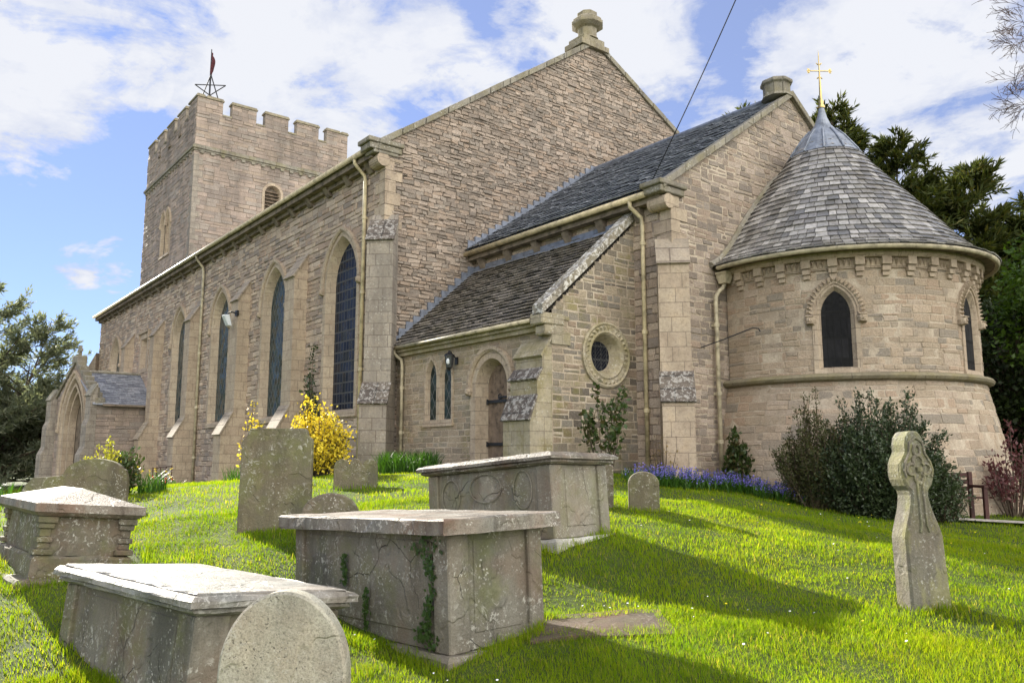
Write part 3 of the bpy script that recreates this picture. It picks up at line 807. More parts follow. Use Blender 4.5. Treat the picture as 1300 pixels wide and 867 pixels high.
# ------------------------------------------------------------------ chancel
CXE, CY0, CYN = -11.64, 13.85, 24.05
CR, CRZ = 18.95, 11.36
CS = .686
fs, fc = FS(CY0), FE(CXE)
mb = MB(); masonry(mb, fs, .9, 7.5, lambda z: [(-12.85, CXE)] if z < 6.6 else [(NX, CXE)], (), (.13,.25), (.2,.5), .016, (.004,.03), .01)
mb.build('chancel_south_wall', [M['mort_m'], M['nave']], CH, recalc=False)
def cext(z):
    y0 = max(CY0, CR - (CRZ - z) / CS); y1 = min(CYN, CR + (CRZ - z) / CS)
    if z < 5.9: return [(y0, 15.95), (21.6, y1)]
    return [(y0, y1)] if y1 > y0 + .05 else []
mb = MB(); masonry(mb, fc, .4, CRZ - .02, cext, (), (.09,.21), (.14,.48), .03, (.0,.02), .02, tilt=.01)
mb.build('chancel_east_gable', [M['mort_l'], M['gable']], CH, recalc=False)
quoins('quoins', fs, fc, CXE, CY0, -1, 1, 6.3, 7.5, M['dress'], CH)
mb = MB(); mb.poly([(NX, CYN, -.5), (CXE, CYN, -.5), (CXE, CYN, 7.9), (NX, CYN, 7.9)]); mb.build('chancel_north_wall', M['butt'], CH, recalc=False)
mb = MB()
ue = Vector((0, 1, CS)).normalized(); e0 = Vector((NX, 13.5, CRZ - (CR - 13.5) * CS + .05))
HL = (CR - 13.5) / ue.y
slates(mb, e0, (1, 0, 0), ue, lambda v: (0, CXE - NX + .02), HL, .235, (.22, .36), .02, .004, .05)
un = Vector((0, -1, CS)).normalized(); n0 = Vector((CXE, CYN + .35, CRZ - (CYN + .35 - CR) * CS + .05))
mb.hexa([n0, (NX, n0.y, n0.z), (NX, CR, CRZ + .05), (CXE, CR, CRZ + .05)], [n0 + Vector((0,0,.04)), (NX, n0.y, n0.z + .04), (NX, CR, CRZ + .09), (CXE, CR, CRZ + .09)])
mb.poly([e0 + Vector((0,0,-.01)), e0 + Vector((CXE - NX, 0, -.01)), (CXE, CR, CRZ + .04), (NX, CR, CRZ + .04)])
mb.build('chancel_roof', M['slate'], CH)
mb = MB(); mb.tube([(NX, CR, CRZ + .1), (CXE + .02, CR, CRZ + .1)], .09, 8); mb.build('ridge', M['lead'], CH)
rake('gable_coping', M['cope'], CXE - .1, CXE + .13, ((13.5, CRZ - (CR - 13.5) * CS + .03), (CR, CRZ + .03)), .08, .1, n=7)
rake('gable_coping', M['cope'], CXE - .1, CXE + .13, ((24.35, CRZ - (24.35 - CR) * CS + .03), (CR, CRZ + .03)), .08, .1, n=7)
mb = MB(); mb.box(CXE - .5, CXE + .15, 13.35, 14.3, 7.66, 7.78); mb.box(CXE - .45, CXE + .1, 13.42, 14.25, 7.5, 7.66)
kn = mb.build('kneeler', M['cope'], CH, bevel=.02)
mb = MB(); mb.tube([(CXE - .45, 13.72, 7.32), (CXE + .08, 13.72, 7.32)], .17, 16); mb.build('roll_corbel', M['dress'], kn)
mb = MB(); mb.lathe([(.44, 11.3), (.37, 11.4), (.37, 11.66), (.44, 11.7), (.44, 11.78), (.33, 11.84), (.13, 11.84)], (CXE - .25, 18.75, 0), 8, pi / 8, pi / 8 + 2 * pi, cap=True)
o = mb.build('chimney_stack', M['cope'], CH, bevel=.012); o['label'] = 'short octagonal stack on the chancel gable'
mb = MB(); mb.box(NX, CXE - .1, 13.58, CY0, 7.36, 7.56)
for k in range(6):
    x = CXE - .9 - k * 1.25
    mb.hexa([(x - .12, CY0 - .05, 7.05), (x + .12, CY0 - .05, 7.05), (x + .12, CY0, 7.05), (x - .12, CY0, 7.05)], [(x - .12, CY0 - .22, 7.356), (x + .12, CY0 - .22, 7.356), (x + .12, CY0, 7.356), (x - .12, CY0, 7.356)])
mb.build('eave_corbels', M['soffit'], CH)
mb = MB(); mb.tube([(NX + .02, 13.47, 7.55), (CXE - .42, 13.47, 7.55)], .075, 10); mb.build('gutter', M['cream'], CH, smooth=True)
buttress((CXE - .1, CY0 + .1), (1, 1), .68, [(0, .4), (.72, .4), (.72, 2.75), (.40, 3.4), (.40, 5.85), (.12, 6.45), (0, 6.45)], M['dress'],
         [(.72, 2.75, .40, 3.4, M['weath'], 'black stone slope blotched with white lichen'), (.40, 5.85, .1, 6.45, M['weathl'], None)], label='diagonal buttress at the chancel corner')
drainpipe([(-12.55, 13.47, 7.5), (-12.55, 13.48, 7.36), (-12.5, 13.6, 7.25), (-12.44, 13.73, 7.12), (-12.42, 13.75, 6.95), (-12.42, 13.75, 1.1)], .05, M['cream'], [(-12.42, 13.75, 6.5), (-12.42, 13.75, 4.4), (-12.42, 13.75, 2.6)])
def stepped(name, x, pts, up, n, parent=CH):
    (ya, za), (yb, zb) = pts; mb = MB()
    for k in range(n):
        y0, z0 = ya + (yb - ya) * k / n, za + (zb - za) * k / n; y1, z1 = ya + (yb - ya) * (k + 1) / n, za + (zb - za) * (k + 1) / n
        d = .012 * (k % 2); uu = up * rng.uniform(.75, 1.25)
        mb.hexa([(x, y0, z0), (x + .062 + d, y0, z0), (x + .062 + d, y1 + .01, z1), (x, y1 + .01, z1)], [(x, y0, z1 + uu), (x + .06 + d, y0, z1 + uu), (x + .06 + d, y1 + .01, z1 + uu), (x, y1 + .01, z1 + uu)])
    return mb.build(name, M['lead'], parent)
stepped('lead_flashing', NX, ((13.55, 7.66), (19.0, 11.42)), .14, 21)

# ------------------------------------------------------------------ vestry
VY, VX = 11.23, -12.79
fv, fve = FS(VY), FE(VX)
vh = []
for c in (-17.50, -16.83):
    vh.append(window(fv, c, 2.5, 3.55, 3.98, .205, .055, .07, .10, (M['dress'], M['glasst']), hood=0, stops=False, n=5, proud=.035))
# doorway
DC, DZ = -14.9, 3.2
dg = gz(-14.9, 11) - .15
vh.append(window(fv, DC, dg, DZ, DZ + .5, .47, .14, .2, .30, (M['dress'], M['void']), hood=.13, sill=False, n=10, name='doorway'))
door = bpy.data.objects.new('door', None)
mb = MB(); hw = lancet_hw(DC, .46, dg, DZ, DZ + .49)
nb = 6
for k in range(nb):
    x0, x1 = DC - .46 + .92 * k / nb + .004, DC - .46 + .92 * (k + 1) / nb - .004
    top = []
    for i in range(5):
        x = x0 + (x1 - x0) * i / 4; z = DZ + .49
        while z > dg and not (hw(z - 1e-4) and hw(z - 1e-4)[0] <= x <= hw(z - 1e-4)[1]): z -= .01
        top.append((x, z))
    d = -.22 + rng.uniform(-.006, .006)
    pl = [(x0, dg), (x1, dg)] + top[::-1]
    A = [fv(x, z, d) for x, z in pl]; B = [fv(x, z, -.28) for x, z in pl]
    mb.hexa(B, A)
door = mb.build('door', M['oak'], CH)
for z in (2.85, 1.85):
    h = MB(); h.box(DC - .45, DC + .28, -.21, -.185, z - .035, z + .035, 0, lambda a, d, zz: fv(a, zz, d)); h.tube([fv(DC - .44, z - .06, -.18), fv(DC - .44, z + .06, -.18)], .025, 8); h.build('hinge', M['iron'], door)
h = MB(); h.tube([fv(DC + .05 + .06 * cos(t), 2.95 + .06 * sin(t), -.18) for t in [2 * pi * k / 12 for k in range(13)]], .012, 6); h.box(-.02, .3, -.21, -.18, 2.92, 2.96, 0, lambda a, d, zz: fv(DC + a, zz, d)); h.build('latch', M['iron'], door)
mb = MB(); masonry(mb, fv, .8, 4.4, lambda z: [(NX, VX)], vh, (.11,.21), (.18,.5), .026, (.002,.013), .009)
mb.build('vestry_south_wall', [M['mort_l'], M['vests']], CH, recalc=False)
OC, OZ = 12.83, 3.83
VSL = .885
def vext(z):
    y0 = max(VY, VY + (z - 4.72) / VSL)
    return [(y0, CY0)] if y0 < CY0 - .05 else []
mb = MB(); masonry(mb, fve, .7, 7.0, vext, (lambda z: (OC - math.sqrt(.45 - (z - OZ) ** 2), OC + math.sqrt(.45 - (z - OZ) ** 2)) if abs(z - OZ) < .67 else None,), (.12,.22), (.17,.42), .034, (.002,.014), .013)
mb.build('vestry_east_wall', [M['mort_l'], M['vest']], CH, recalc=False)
quoins('quoins', fv, fve, VX, VY, -1, 1, 3.95, 4.6, M['dressy'], CH)
# round window
circ = lambda r, d, n=40: [fve(OC + r * cos(2 * pi * k / n), OZ + r * sin(2 * pi * k / n), d) for k in range(n)]
mb = MB()
for a, b in (((.75, -.02), (.75, .06)), ((.75, .06), (.71, .085)), ((.71, .085), (.66, .05)), ((.56, .05), (.52, .075)), ((.52, .075), (.47, .03)), ((.47, .03), (.33, -.24)), ((.66, .05), (.56, .05))):
    mb.band(circ(*a), circ(*b), closed=True)
rw = mb.build('round_window', M['dressy'], CH); rw['label'] = 'round window ringed with zigzag carving'
mb = MB(); nt_ = 32
for k in range(nt_):
    t0, t1 = 2 * pi * k / nt_, 2 * pi * (k + 1) / nt_; tm = (t0 + t1) / 2
    P = lambda r, t, d: fve(OC + r * cos(t), OZ + r * sin(t), d)
    b = [P(.67, t0, .05), P(.67, t1, .05), P(.55, tm, .05)]; ap = P(.62, tm, .1)
    for i in range(3): mb.poly([b[i], b[(i + 1) % 3], ap])
mb.build('zigzag_ring', M['dressy'], rw)
mb = MB(); mb.poly(circ(.335, -.22)); mb.build('glass', M['glassd'], rw)
mb = MB()
for k in range(-5, 6):
    for s_ in (1, -1):
        # diagonal lead cames
        c = k * .1; pts = []
        for t in (-.45, .45):
            pts.append((t, s_ * t * 1.2 + c))
        q = [(pts[0][0] + (pts[1][0] - pts[0][0]) * i / 30, pts[0][1] + (pts[1][1] - pts[0][1]) * i / 30) for i in range(31)]
        q = [p for p in q if math.hypot(*p) < .32]
        if len(q) > 1: mb.tube([fve(OC + q[0][0], OZ + q[0][1], -.215), fve(OC + q[-1][0], OZ + q[-1][1], -.215)], .008, 4)
mb.build('lead_lattice', M['iron'], rw)
# vestry roof
uv_ = Vector((0, 1, VSL)).normalized(); v0 = Vector((NX + .02, 10.96, 4.52)); HV = (CY0 - 10.96) / uv_.y
mb = MB(); slates(mb, v0, (1, 0, 0), uv_, lambda v: (0, VX - .22 - NX), HV, .165, (.14, .3), .022, .014, .048)
mb.poly([v0 + Vector((0, 0, -.03)), v0 + Vector((VX - NX, 0, -.03)), Vector((VX, CY0, v0.z + 2.89 * VSL - .03)), Vector((NX, CY0, v0.z + 2.89 * VSL - .03))])
mb.build('vestry_roof', M['slatev'], CH)
rake('gable_coping', M['copel'], VX - .27, VX + .08, ((10.9, 4.62), (CY0 - .02, 4.62 + (CY0 - 10.92) * VSL)), .06, .17, n=5)
mb = MB(); mb.box(VX - .36, VX + .06, 10.9, 11.55, 4.36, 4.62); mb.box(VX - .30, VX + .045, 11.0, 11.5, 4.14, 4.36); mb.build('kneeler', M['dressy'], CH, bevel=.03)
mb = MB(); mb.box(NX, VX - .32, 11.02, VY + .02, 4.36, 4.47); mb.box(NX, VX - .32, 11.1, VY + .02, 4.26, 4.36); mb.build('eave_cornice', M['dressy'], CH)
mb = MB(); mb.tube([(NX + .05, 10.93, 4.48), (VX - .38, 10.93, 4.48)], .05, 10); mb.build('gutter', M['creamd'], CH, smooth=True)
drainpipe([(-18.98, 10.94, 4.46), (-18.98, 10.95, 4.34), (-18.93, 11.03, 4.24), (-18.88, 11.12, 4.16), (-18.87, 11.14, 4.0), (-18.87, 11.14, 1.0)], .045, M['creamd'], [(-18.87, 11.14, 3.4), (-18.87, 11.14, 2.2)])
stepped('lead_flashing', NX, ((10.98, 4.58), (13.8, 4.58 + 2.82 * VSL)), .1, 12)
mb = MB(); mb.box(NX, VX - .25, CY0 - .06, CY0 - .005, 7.02, 7.2); mb.box(NX, VX - .3, CY0 - .16, CY0 - .01, 6.98, 7.04); mb.build('lead_flashing', M['lead'], CH)
buttress((VX - .455, VY), (1, 0), .9, [(0, .5), (.62, .5), (.62, 2.35), (.42, 2.85), (.42, 3.2), (.27, 3.42), (.27, 3.7), (0, 4.1)], M['dressy'],
         [(.62, 2.35, .42, 2.85, M['weath'], 'dark double offset with white lichen'), (.42, 3.2, .27, 3.42, M['weath'], None), (.27, 3.7, 0, 4.1, M['dressy'], None)], label='stepped buttress beside the vestry door')

# ------------------------------------------------------------------ apse
ah = []
for th in (-59.6, 2.4, 64.4):
    ah.append(window(FA(), R(th) * AR, 3.47, 4.62, 5.13, .30, .08, .1, .085, (M['dress'], M['glassa']), hood=.15, hood_gap=.02, zig=True, n=8, proud=.03))
t0, t1 = R(-108) * AR, R(108) * AR
mb = MB(); masonry(mb, FA(), 3.28, 5.62, lambda z: [(t0, t1)], ah, (.1,.2), (.2,.55), .02, (.003,.016), .009, seg=.3)
mb.build('apse_wall', [M['mort_l'], M['apse']], CH, recalc=False)
mb = MB(); masonry(mb, FAB, -.2, 3.2, lambda z: [(t0, t1)], (), (.11,.21), (.22,.6), .02, (.003,.016), .009, seg=.3)
mb.build('apse_battered_base', [M['mort_l'], M['apse']], CH, recalc=False)
mb = MB(); mb.lathe([(AR - .02, 3.33), (AR + .10, 3.33), (AR + .19, 3.30), (AR + .23, 3.245), (AR + .2, 3.19), (AR + .14, 3.16), (AR - .02, 3.15)], (AX, AY, 0), 60, R(-108), R(108)); mb.build('string_course', M['olive'], CH, smooth=False)
mb = MB(); mb.lathe([(AR - .02, 5.58), (AR + .04, 5.58), (AR + .04, 5.8), (AR + .15, 5.8), (AR + .2, 5.86), (AR + .2, 5.94), (AR - .3, 5.94)], (AX, AY, 0), 72, R(-108), R(108))
fa = FA(); step = R(9.6) * AR
k0 = R(-98.2) * AR
for i in range(20):
    a = k0 + i * step
    for q in range(4):
        s0 = a + step * (.22 + .19 * q - .045) ; s1 = s0 + step * .17; sm = (s0 + s1) / 2
        b = [fa(s0, 5.79, .05), fa(s1, 5.79, .05), fa(sm, 5.62, .05)]; ap = fa(sm, 5.74, .12)
        for j in range(3): mb.poly([b[j], b[(j + 1) % 3], ap])
mb.build('cornice', M['dress'], CH)
for i in range(21):
    a = k0 + i * step
    c = MB()
    c.box(-.095, .095, -.02, .16, 5.63, 5.81, 0, lambda x, d, z: fa(a + x, z, d)); c.box(-.085, .085, -.02, .11, 5.5, 5.628, 0, lambda x, d, z: fa(a + x, z, d)); c.box(-.07, .07, -.02, .06, 5.4, 5.498, 0, lambda x, d, z: fa(a + x, z, d))
    c.build('corbel', M['dress'], CH, bevel=.008)
PROF = [(3.70, 5.985), (3.55, 6.06), (3.3, 6.22), (2.93, 6.60), (2.47, 7.19), (2.0, 7.77), (1.59, 8.27), (1.2, 8.75), (.83, 9.27), (.62, 9.57)]
cum = [0]
for p, q in zip(PROF, PROF[1:]): cum.append(cum[-1] + math.dist(p, q))
def cone(s_):
    s_ = min(max(s_, 0), cum[-1])
    for i in range(len(cum) - 1):
        if cum[i + 1] >= s_:
            t = (s_ - cum[i]) / (cum[i + 1] - cum[i]); p, q = PROF[i], PROF[i + 1]
            return p[0] + (q[0] - p[0]) * t, p[1] + (q[1] - p[1]) * t
def conedir(s_):
    a, b = cone(max(0, s_ - .08)), cone(min(cum[-1], s_ + .08)); l = math.dist(a, b)
    return (b[0] - a[0]) / l, (b[1] - a[1]) / l
mb = MB(); s_ = 0; row = 0; pitch = .2
while s_ < cum[-1] - .12:
    r0, z0 = cone(s_); r1, z1 = cone(min(s_ + pitch * 1.18, cum[-1])); dr, dz = conedir(s_); nr, nz = dz, -dr
    am = math.acos(max(-1, -1.06 / max(r0, 1e-3))) if r0 > 1.06 else pi
    t = -am - rng.uniform(0, .2) / r0
    while t < am:
        w = rng.uniform(.16, .27) / r0; ta, tb = max(t, -am), min(t + w - .016 / r0, am); t += w
        if tb - ta < .02 / r0: continue
        lift = .038 + rng.uniform(-.007, .012)
        def P(r, z, th, n): return (AX + (r + nr * n) * cos(th), AY + (r + nr * n) * sin(th), z + nz * -n * -1)
        j = lambda: rng.uniform(-.009, .009)
        ja, jb = j(), j()
        T = [P(r0 + dr * ja, z0 + dz * ja, ta, lift), P(r0 + dr * jb, z0 + dz * jb, tb, lift + rng.uniform(-.004, .004)), P(r1, z1, tb, .004), P(r1, z1, ta, .004)]
        B = [P(r0 + dr * ja, z0 + dz * ja, ta, lift - .022), P(r0 + dr * jb, z0 + dz * jb, tb, lift - .022), P(r1, z1, tb, -.01), P(r1, z1, ta, -.01)]
        mb.mesh(B + T, [(4,5,6,7),(0,1,5,4),(1,2,6,5),(3,0,4,7)])
    s_ += pitch; row += 1
mb.lathe([(r - .03, z - .02) for r, z in PROF], (AX, AY, 0), 48, R(-106), R(106))
mb.build('apse_roof', M['slatec'], CH)
mb = MB(); mb.lathe([(.93, 9.20), (.80, 9.38), (.58, 9.69), (.36, 9.92), (.22, 10.1), (.13, 10.32), (.09, 10.5), (.065, 10.62), (.0, 10.63)], (AX, AY, 0), 20)
for k in range(9):
    t = R(-150 + k * 30); mb.tube([(AX + r * cos(t), AY + r * sin(t), z) for r, z in ((.94, 9.21), (.81, 9.39), (.59, 9.70), (.37, 9.93))], .022, 5)
mb.build('lead_cap', M['leadcap'], CH)
mb = MB(); pts = []
for i in range(25):
    r, z = cone(cum[-1] * i / 24); 
    if r > 1.03: pts.append((CXE + .05, AY - math.sqrt(r * r - 1.0 ** 2) - .03, z + .06))
mb.tube(pts, .075, 8); mb.tube([(x, 2 * AY - y, z) for x, y, z in pts], .075, 8); mb.build('roof_fillet', M['cope'], CH)
mb = MB(); mb.lathe([(q - .82, z) for q, z in [(4.40, 5.955), (4.41, 5.915), (4.45, 5.895), (4.49, 5.91), (4.505, 5.955), (4.51, 5.98), (4.49, 5.98), (4.47, 5.93), (4.42, 5.93)]], (AX, AY, 0), 72, R(-103), R(103)); mb.build('gutter', M['creamd'], CH, smooth=True)
mb = MB(); mb.lathe([(AR + .18, 5.935), (3.62, 5.965)], (AX, AY, 0), 72, R(-106), R(106)); mb.build('soffit', M['soffit'], CH)
drainpipe([(-11.42, 15.45, 5.6), (-11.44, 15.42, 5.5), (-11.48, 15.3, 5.4), (-11.5, 15.22, 5.28), (-11.5, 15.2, 5.1), (-11.5, 15.2, .9)], .05, M['creamd'], [(-11.5, 15.2, 4.6, 1), (-11.5, 15.2, 3.0, 1), (-11.5, 15.2, 1.9, 1)], hopper=(-11.42, 15.45, 5.86, .26, .26, .26))
# gilded finial cross
mb = MB()
mb.lathe([(.085, 10.6), (.10, 10.65), (.06, 10.7), (.075, 10.77), (.042, 10.84), (.032, 11.1), (.022, 11.45), (.017, 11.75), (.01, 12.1), (.0, 12.25)], (AX, AY, 0), 10)
fin = mb.build('finial', M['gold'], CH, smooth=True); fin['label'] = 'gilded cross finial on the apse roof'
mb = MB(); cz = 11.64
dv = Vector((.6, .8, 0))
C0 = Vector((AX, AY, cz))
mb.tube([C0 - dv * .24, C0 + dv * .24], .018, 6)
for sgn in (-1, 1):
    e = C0 + dv * .24 * sgn
    for a in (-.7, 0, .7):
        tip = e + (dv * sgn * cos(a) + Vector((0, 0, 1)) * sin(a)) * .11
        side = (dv * sgn * -sin(a) + Vector((0, 0, 1)) * cos(a)) * .035
        md = (e + tip) / 2; w_ = Vector((.8, -.6, 0)) * .012
        mb.mesh([e, md + side, tip, md - side, md + w_, md - w_], [(0,1,4),(1,2,4),(2,3,4),(3,0,4),(1,0,5),(2,1,5),(3,2,5),(0,3,5)])
for dz_, a0 in ((.16, 1), (-.16, -1)):
    e = C0 + Vector((0, 0, dz_))
    for sgn in (-1, 1):
        tip = e + (dv * sgn * .8 + Vector((0, 0, .6 * a0))) * .11; md = (e + tip) / 2; sd = Vector((0, 0, 1)) * .03; w_ = Vector((.8, -.6, 0)) * .012
        mb.mesh([e, md + sd, tip, md - sd, md + w_, md - w_], [(0,1,4),(1,2,4),(2,3,4),(3,0,4),(1,0,5),(2,1,5),(3,2,5),(0,3,5)])
mb.build('cross_arms', M['gold'], fin)

# ------------------------------------------------------------------ tower
TX, TY, TW, TN = -47.3, 13.5, -58.1, 23.35
ft, fte = FS(TY), FE(TX)
th_ = []
for c in (-52.95, -51.95):
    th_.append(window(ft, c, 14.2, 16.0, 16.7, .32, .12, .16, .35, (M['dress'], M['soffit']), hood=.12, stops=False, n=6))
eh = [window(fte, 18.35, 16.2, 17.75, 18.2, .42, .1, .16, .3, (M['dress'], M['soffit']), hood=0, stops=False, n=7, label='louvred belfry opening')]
mb = MB()
for k in range(8): mb.box(-.5, .5, -.28, -.1, 0, .05, 0, lambda a, d, z, k=k: fte(18.35 + a, 16.3 + k * .22 + z - d * .35, d))
mb.build('louvres', M['oak'], CH)
MW, GP_ = 1.52, .575
def merl(a0, n, z):
    return [(a0 + i * (MW + GP_), a0 + i * (MW + GP_) + MW) for i in range(n)]
MZ0, MZ1 = 21.98, 22.86
mwS = 1.62; gS = (TX - TW - 5 * mwS) / 4; mwE = 1.52; gE = (TN - TY - 5 * mwE) / 4
mS = [(TW + i * (mwS + gS), TW + i * (mwS + gS) + mwS) for i in range(5)]
mE = [(TY + i * (mwE + gE), TY + i * (mwE + gE) + mwE) for i in range(5)]
slitS = [((a + b) / 2) for a, b in mS]
mb = MB()
masonry(mb, ft, 7.5, MZ0, lambda z: [(TW, TX)], th_, (.16,.3), (.3,.8), .02, (.002,.035), .018)
masonry(mb, ft, MZ0, MZ1, lambda z: mS, (), (.2,.3), (.3,.7), .02, (.002,.03), .016)
mb.build('tower_south_wall', [M['mort_m'], M['tower']], CH, recalc=False)
mb = MB()
masonry(mb, fte, 7.5, MZ0, lambda z: [(TY, TN)], eh, (.15,.28), (.3,.8), .02, (.002,.035), .018)
masonry(mb, fte, MZ0, MZ1, lambda z: mE, (), (.2,.3), (.3,.7), .02, (.002,.03), .016)
mb.build('tower_east_wall', [M['mort_m'], M['tower']], CH, recalc=False)
mb = MB(); mb.poly([(TW, TY, 6), (TW, TN, 6), (TW, TN, MZ0), (TW, TY, MZ0)]); mb.poly([(TW, TN, 6), (TX, TN, 6), (TX, TN, MZ0), (TW, TN, MZ0)]); mb.poly([(TW, TY, 21.2), (TX, TY, 21.2), (TX, TN, 21.2), (TW, TN, 21.2)])
T_ = .42
mb.box(TW + .003, TX - .003, TY + .003, TY + T_, 20.9, MZ0 - .003); mb.box(TX - T_, TX - .004, TY + T_, TN - .003, 20.9, MZ0 - .004); mb.box(TW + .003, TW + T_, TY + T_, TN - T_, 20.9, MZ0 - .004); mb.box(TW + .003, TX - T_, TN - T_, TN - .003, 20.9, MZ0 - .003)
for a, b in mS:
    mb.box(a + .004, b - .004, TY + .004, TY + T_, MZ0, MZ1 - .004); mb.box(a + .004, b - .004, TN - T_, TN - .004, MZ0, MZ1 - .004)
for a, b in mE[1:-1]:
    mb.box(TX - T_, TX - .004, a + .004, b - .004, MZ0, MZ1 - .004); mb.box(TW + .004, TW + T_, a + .004, b - .004, MZ0, MZ1 - .004)
for a, b in (mE[0], mE[-1]):
    for x0 in (TX - T_, TW + .004): mb.box(x0 + .001, x0 + T_ - .005, max(a, TY + T_ + .001), min(b, TN - T_ - .001), MZ0, MZ1 - .004)
mb.build('parapet', M['buttg'], CH)
mb = MB()
def cap(x0, x1, y0, y1, z, e=.07):
    mb.box(x0 - e, x1 + e, y0 - e, y1 + e, z, z + .11); mb.box(x0 - e * .3, x1 + e * .3, y0 - e * .3, y1 + e * .3, z + .112, z + .2)
for i, (a, b) in enumerate(mS):
    cap(a, b, TY, TY + T_, MZ1); cap(a, b, TN - T_, TN, MZ1)
for i, (a, b) in enumerate(mE):
    y0, y1 = (a, b) if 0 < i < 4 else ((TY + T_ + .16, b) if i == 0 else (a, TN - T_ - .16))
    cap(TX - T_, TX, y0, y1, MZ1); cap(TW, TW + T_, y0, y1, MZ1)
mb.build('merlon_coping', M['parap'], CH, bevel=.02)
def one(name, mat, *bx, bevel=0):
    mb = MB()
    for b in bx: mb.box(*b)
    return mb.build(name, mat, CH, bevel=bevel)
for (a, b), (c, d) in zip(mS, mS[1:]):
    one('crenel_sill', M['parap'], (b + .01, c - .01, TY - .05, TY + T_ + .03, MZ0, MZ0 + .1)); one('crenel_sill', M['parap'], (b + .01, c - .01, TN - T_ - .03, TN + .05, MZ0, MZ0 + .1))
for (a, b), (c, d) in zip(mE, mE[1:]):
    one('crenel_sill', M['parap'], (TX - T_ - .03, TX + .05, b + .01, c - .01, MZ0, MZ0 + .1)); one('crenel_sill', M['parap'], (TW - .05, TW + T_ + .03, b + .01, c - .01, MZ0, MZ0 + .1))
mb = MB()
for z0, z1, e in ((19.5, 19.62, .08), (19.62, 19.76, .15), (19.76, 19.86, .09)):
    mb.box(TW - e, TX + e, TY - e, TN + e, z0 + .001, z1)
for i in range(16):
    y = TY + .3 + i * .62; mb.box(TX, TX + .12, y, y + .22, 19.36, 19.5)
for i in range(17):
    x = TW + .3 + i * .62; mb.box(x, x + .22, TY - .12, TY, 19.36, 19.5)
mb.build('string_course', M['cope'], CH)
quoins('quoins', ft, fte, TX, TY, -1, 1, 9, 19.3, M['buttg'], CH, (.3,.45), .03)
# narrow loops in the south merlons
for x in slitS[1:4]:
    one('loop_hole', M['soffit'], (x - .1, x + .1, TY - .03, TY + .02, 21.425, 22.1), (x - .22, x + .22, TY - .1, TY + .01, 21.28, 21.424))

# ------------------------------------------------------------------ south porch
P2, P1 = (-47.6, 7.25), (-41.97, 8.2)
fp = FO((P2[0], P2[1], 0), (P1[0] - P2[0], P1[1] - P2[1])); PL = math.dist(P1, P2); pc = PL / 2
EA, AP = 4.0, 6.2
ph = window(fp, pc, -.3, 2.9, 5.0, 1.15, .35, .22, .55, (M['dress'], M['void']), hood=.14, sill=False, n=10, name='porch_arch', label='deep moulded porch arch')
mb = MB()
sl = (AP - EA) / pc
masonry(mb, fp, -.4, AP - .05, lambda z: [(max(0, (z - EA) / sl), min(PL, PL - (z - EA) / sl))], (ph,), (.16,.28), (.25,.6), .02, (.004,.03), .01)
masonry(mb, FE(P1[0]), -.4, EA, lambda z: [(P1[1], NY)], (), (.14,.26), (.25,.6), .018, (.004,.03), .01)
mb.poly([(P2[0], P2[1], -.5), (P2[0], NY, -.5), (P2[0], NY, EA), (P2[0], P2[1], EA)])
mb.build('porch_wall', [M['mort_m'], M['tower']], CH, recalc=False)
# inner order of the arch
for dw, dd in ((.0, .12), (-.18, .3)):
    mb = MB(); w1, z1 = off(1.15, 2.9, 5.0, dw + .14); w2, z2 = off(1.15, 2.9, 5.0, dw)
    A = lancet_pts(pc, w1, -.3, 2.9, z1); B = lancet_pts(pc, w2, -.3, 2.9, z2)
    g3 = lambda P, d: [fp(a, z, d) for a, z in P]
    mb.band(g3(A, -dd + .12), g3(B, -dd + .12)); mb.band(g3(B, -dd + .12), g3(B, -dd - .2)); mb.build('arch_order', M['dress'], CH)
rx = (P1[0] + P2[0]) / 2 - .05; RZ = 5.72
mb = MB()
up = Vector((rx - (P1[0] + .2), 0, RZ - 3.98)); LU = up.length
slates(mb, Vector((P1[0] + .2, 8.45, 3.98)), (0, 1, 0), up, lambda v: (0, NY - 8.45), LU, .2, (.2, .32), .014, .006, .03)
mb.hexa([(P1[0] + .2, 8.0, 3.95), (P1[0] + .2, NY, 3.95), (rx, NY, RZ - .03), (rx, 7.7, RZ - .03)], [(P1[0] + .2, 8.0, 3.99), (P1[0] + .2, NY, 3.99), (rx, NY, RZ), (rx, 7.7, RZ)])
mb.hexa([(P2[0] - .2, 7.2, 3.95), (P2[0] - .2, NY, 3.95), (rx, NY, RZ - .03), (rx, 7.7, RZ - .03)], [(P2[0] - .2, 7.2, 3.99), (P2[0] - .2, NY, 3.99), (rx, NY, RZ), (rx, 7.7, RZ)])
mb.build('porch_roof', M['slate'], CH)
mb = MB(); mb.tube([(rx, 8.0, RZ + .04), (rx, NY, RZ + .04)], .08, 8); mb.build('ridge', M['cope'], CH)
mb = MB(); mb.tube([(P1[0] + .26, 8.4, 3.93), (P1[0] + .26, NY, 3.93)], .06, 8); mb.build('gutter', M['soffit'], CH)
mb = MB(); ns = 8
for k in range(ns):   # stepped coping stones on the porch gable
    for sgn in (-1, 1):
        t0, t1 = k / ns, (k + 1) / ns
        a0, a1 = pc + sgn * (pc + .15) * (1 - t0), pc + sgn * (pc + .15) * (1 - t1); z0, z1 = EA - .05 + (AP - EA + .05) * t0, EA - .05 + (AP - EA + .05) * t1
        mb.hexa([fp(a0, z0, -.32), fp(a0, z0, .1), fp(a1, z1, .1), fp(a1, z1, -.32)], [fp(a0, z1 + .04, -.32), fp(a0, z1 + .04, .1), fp(a1, z1 + .12, .1), fp(a1, z1 + .12, -.32)])
mb.box(-.35, .35, -.34, .12, AP - .05, AP + .3, 0, lambda a, d, z: fp(pc + a, z, d))
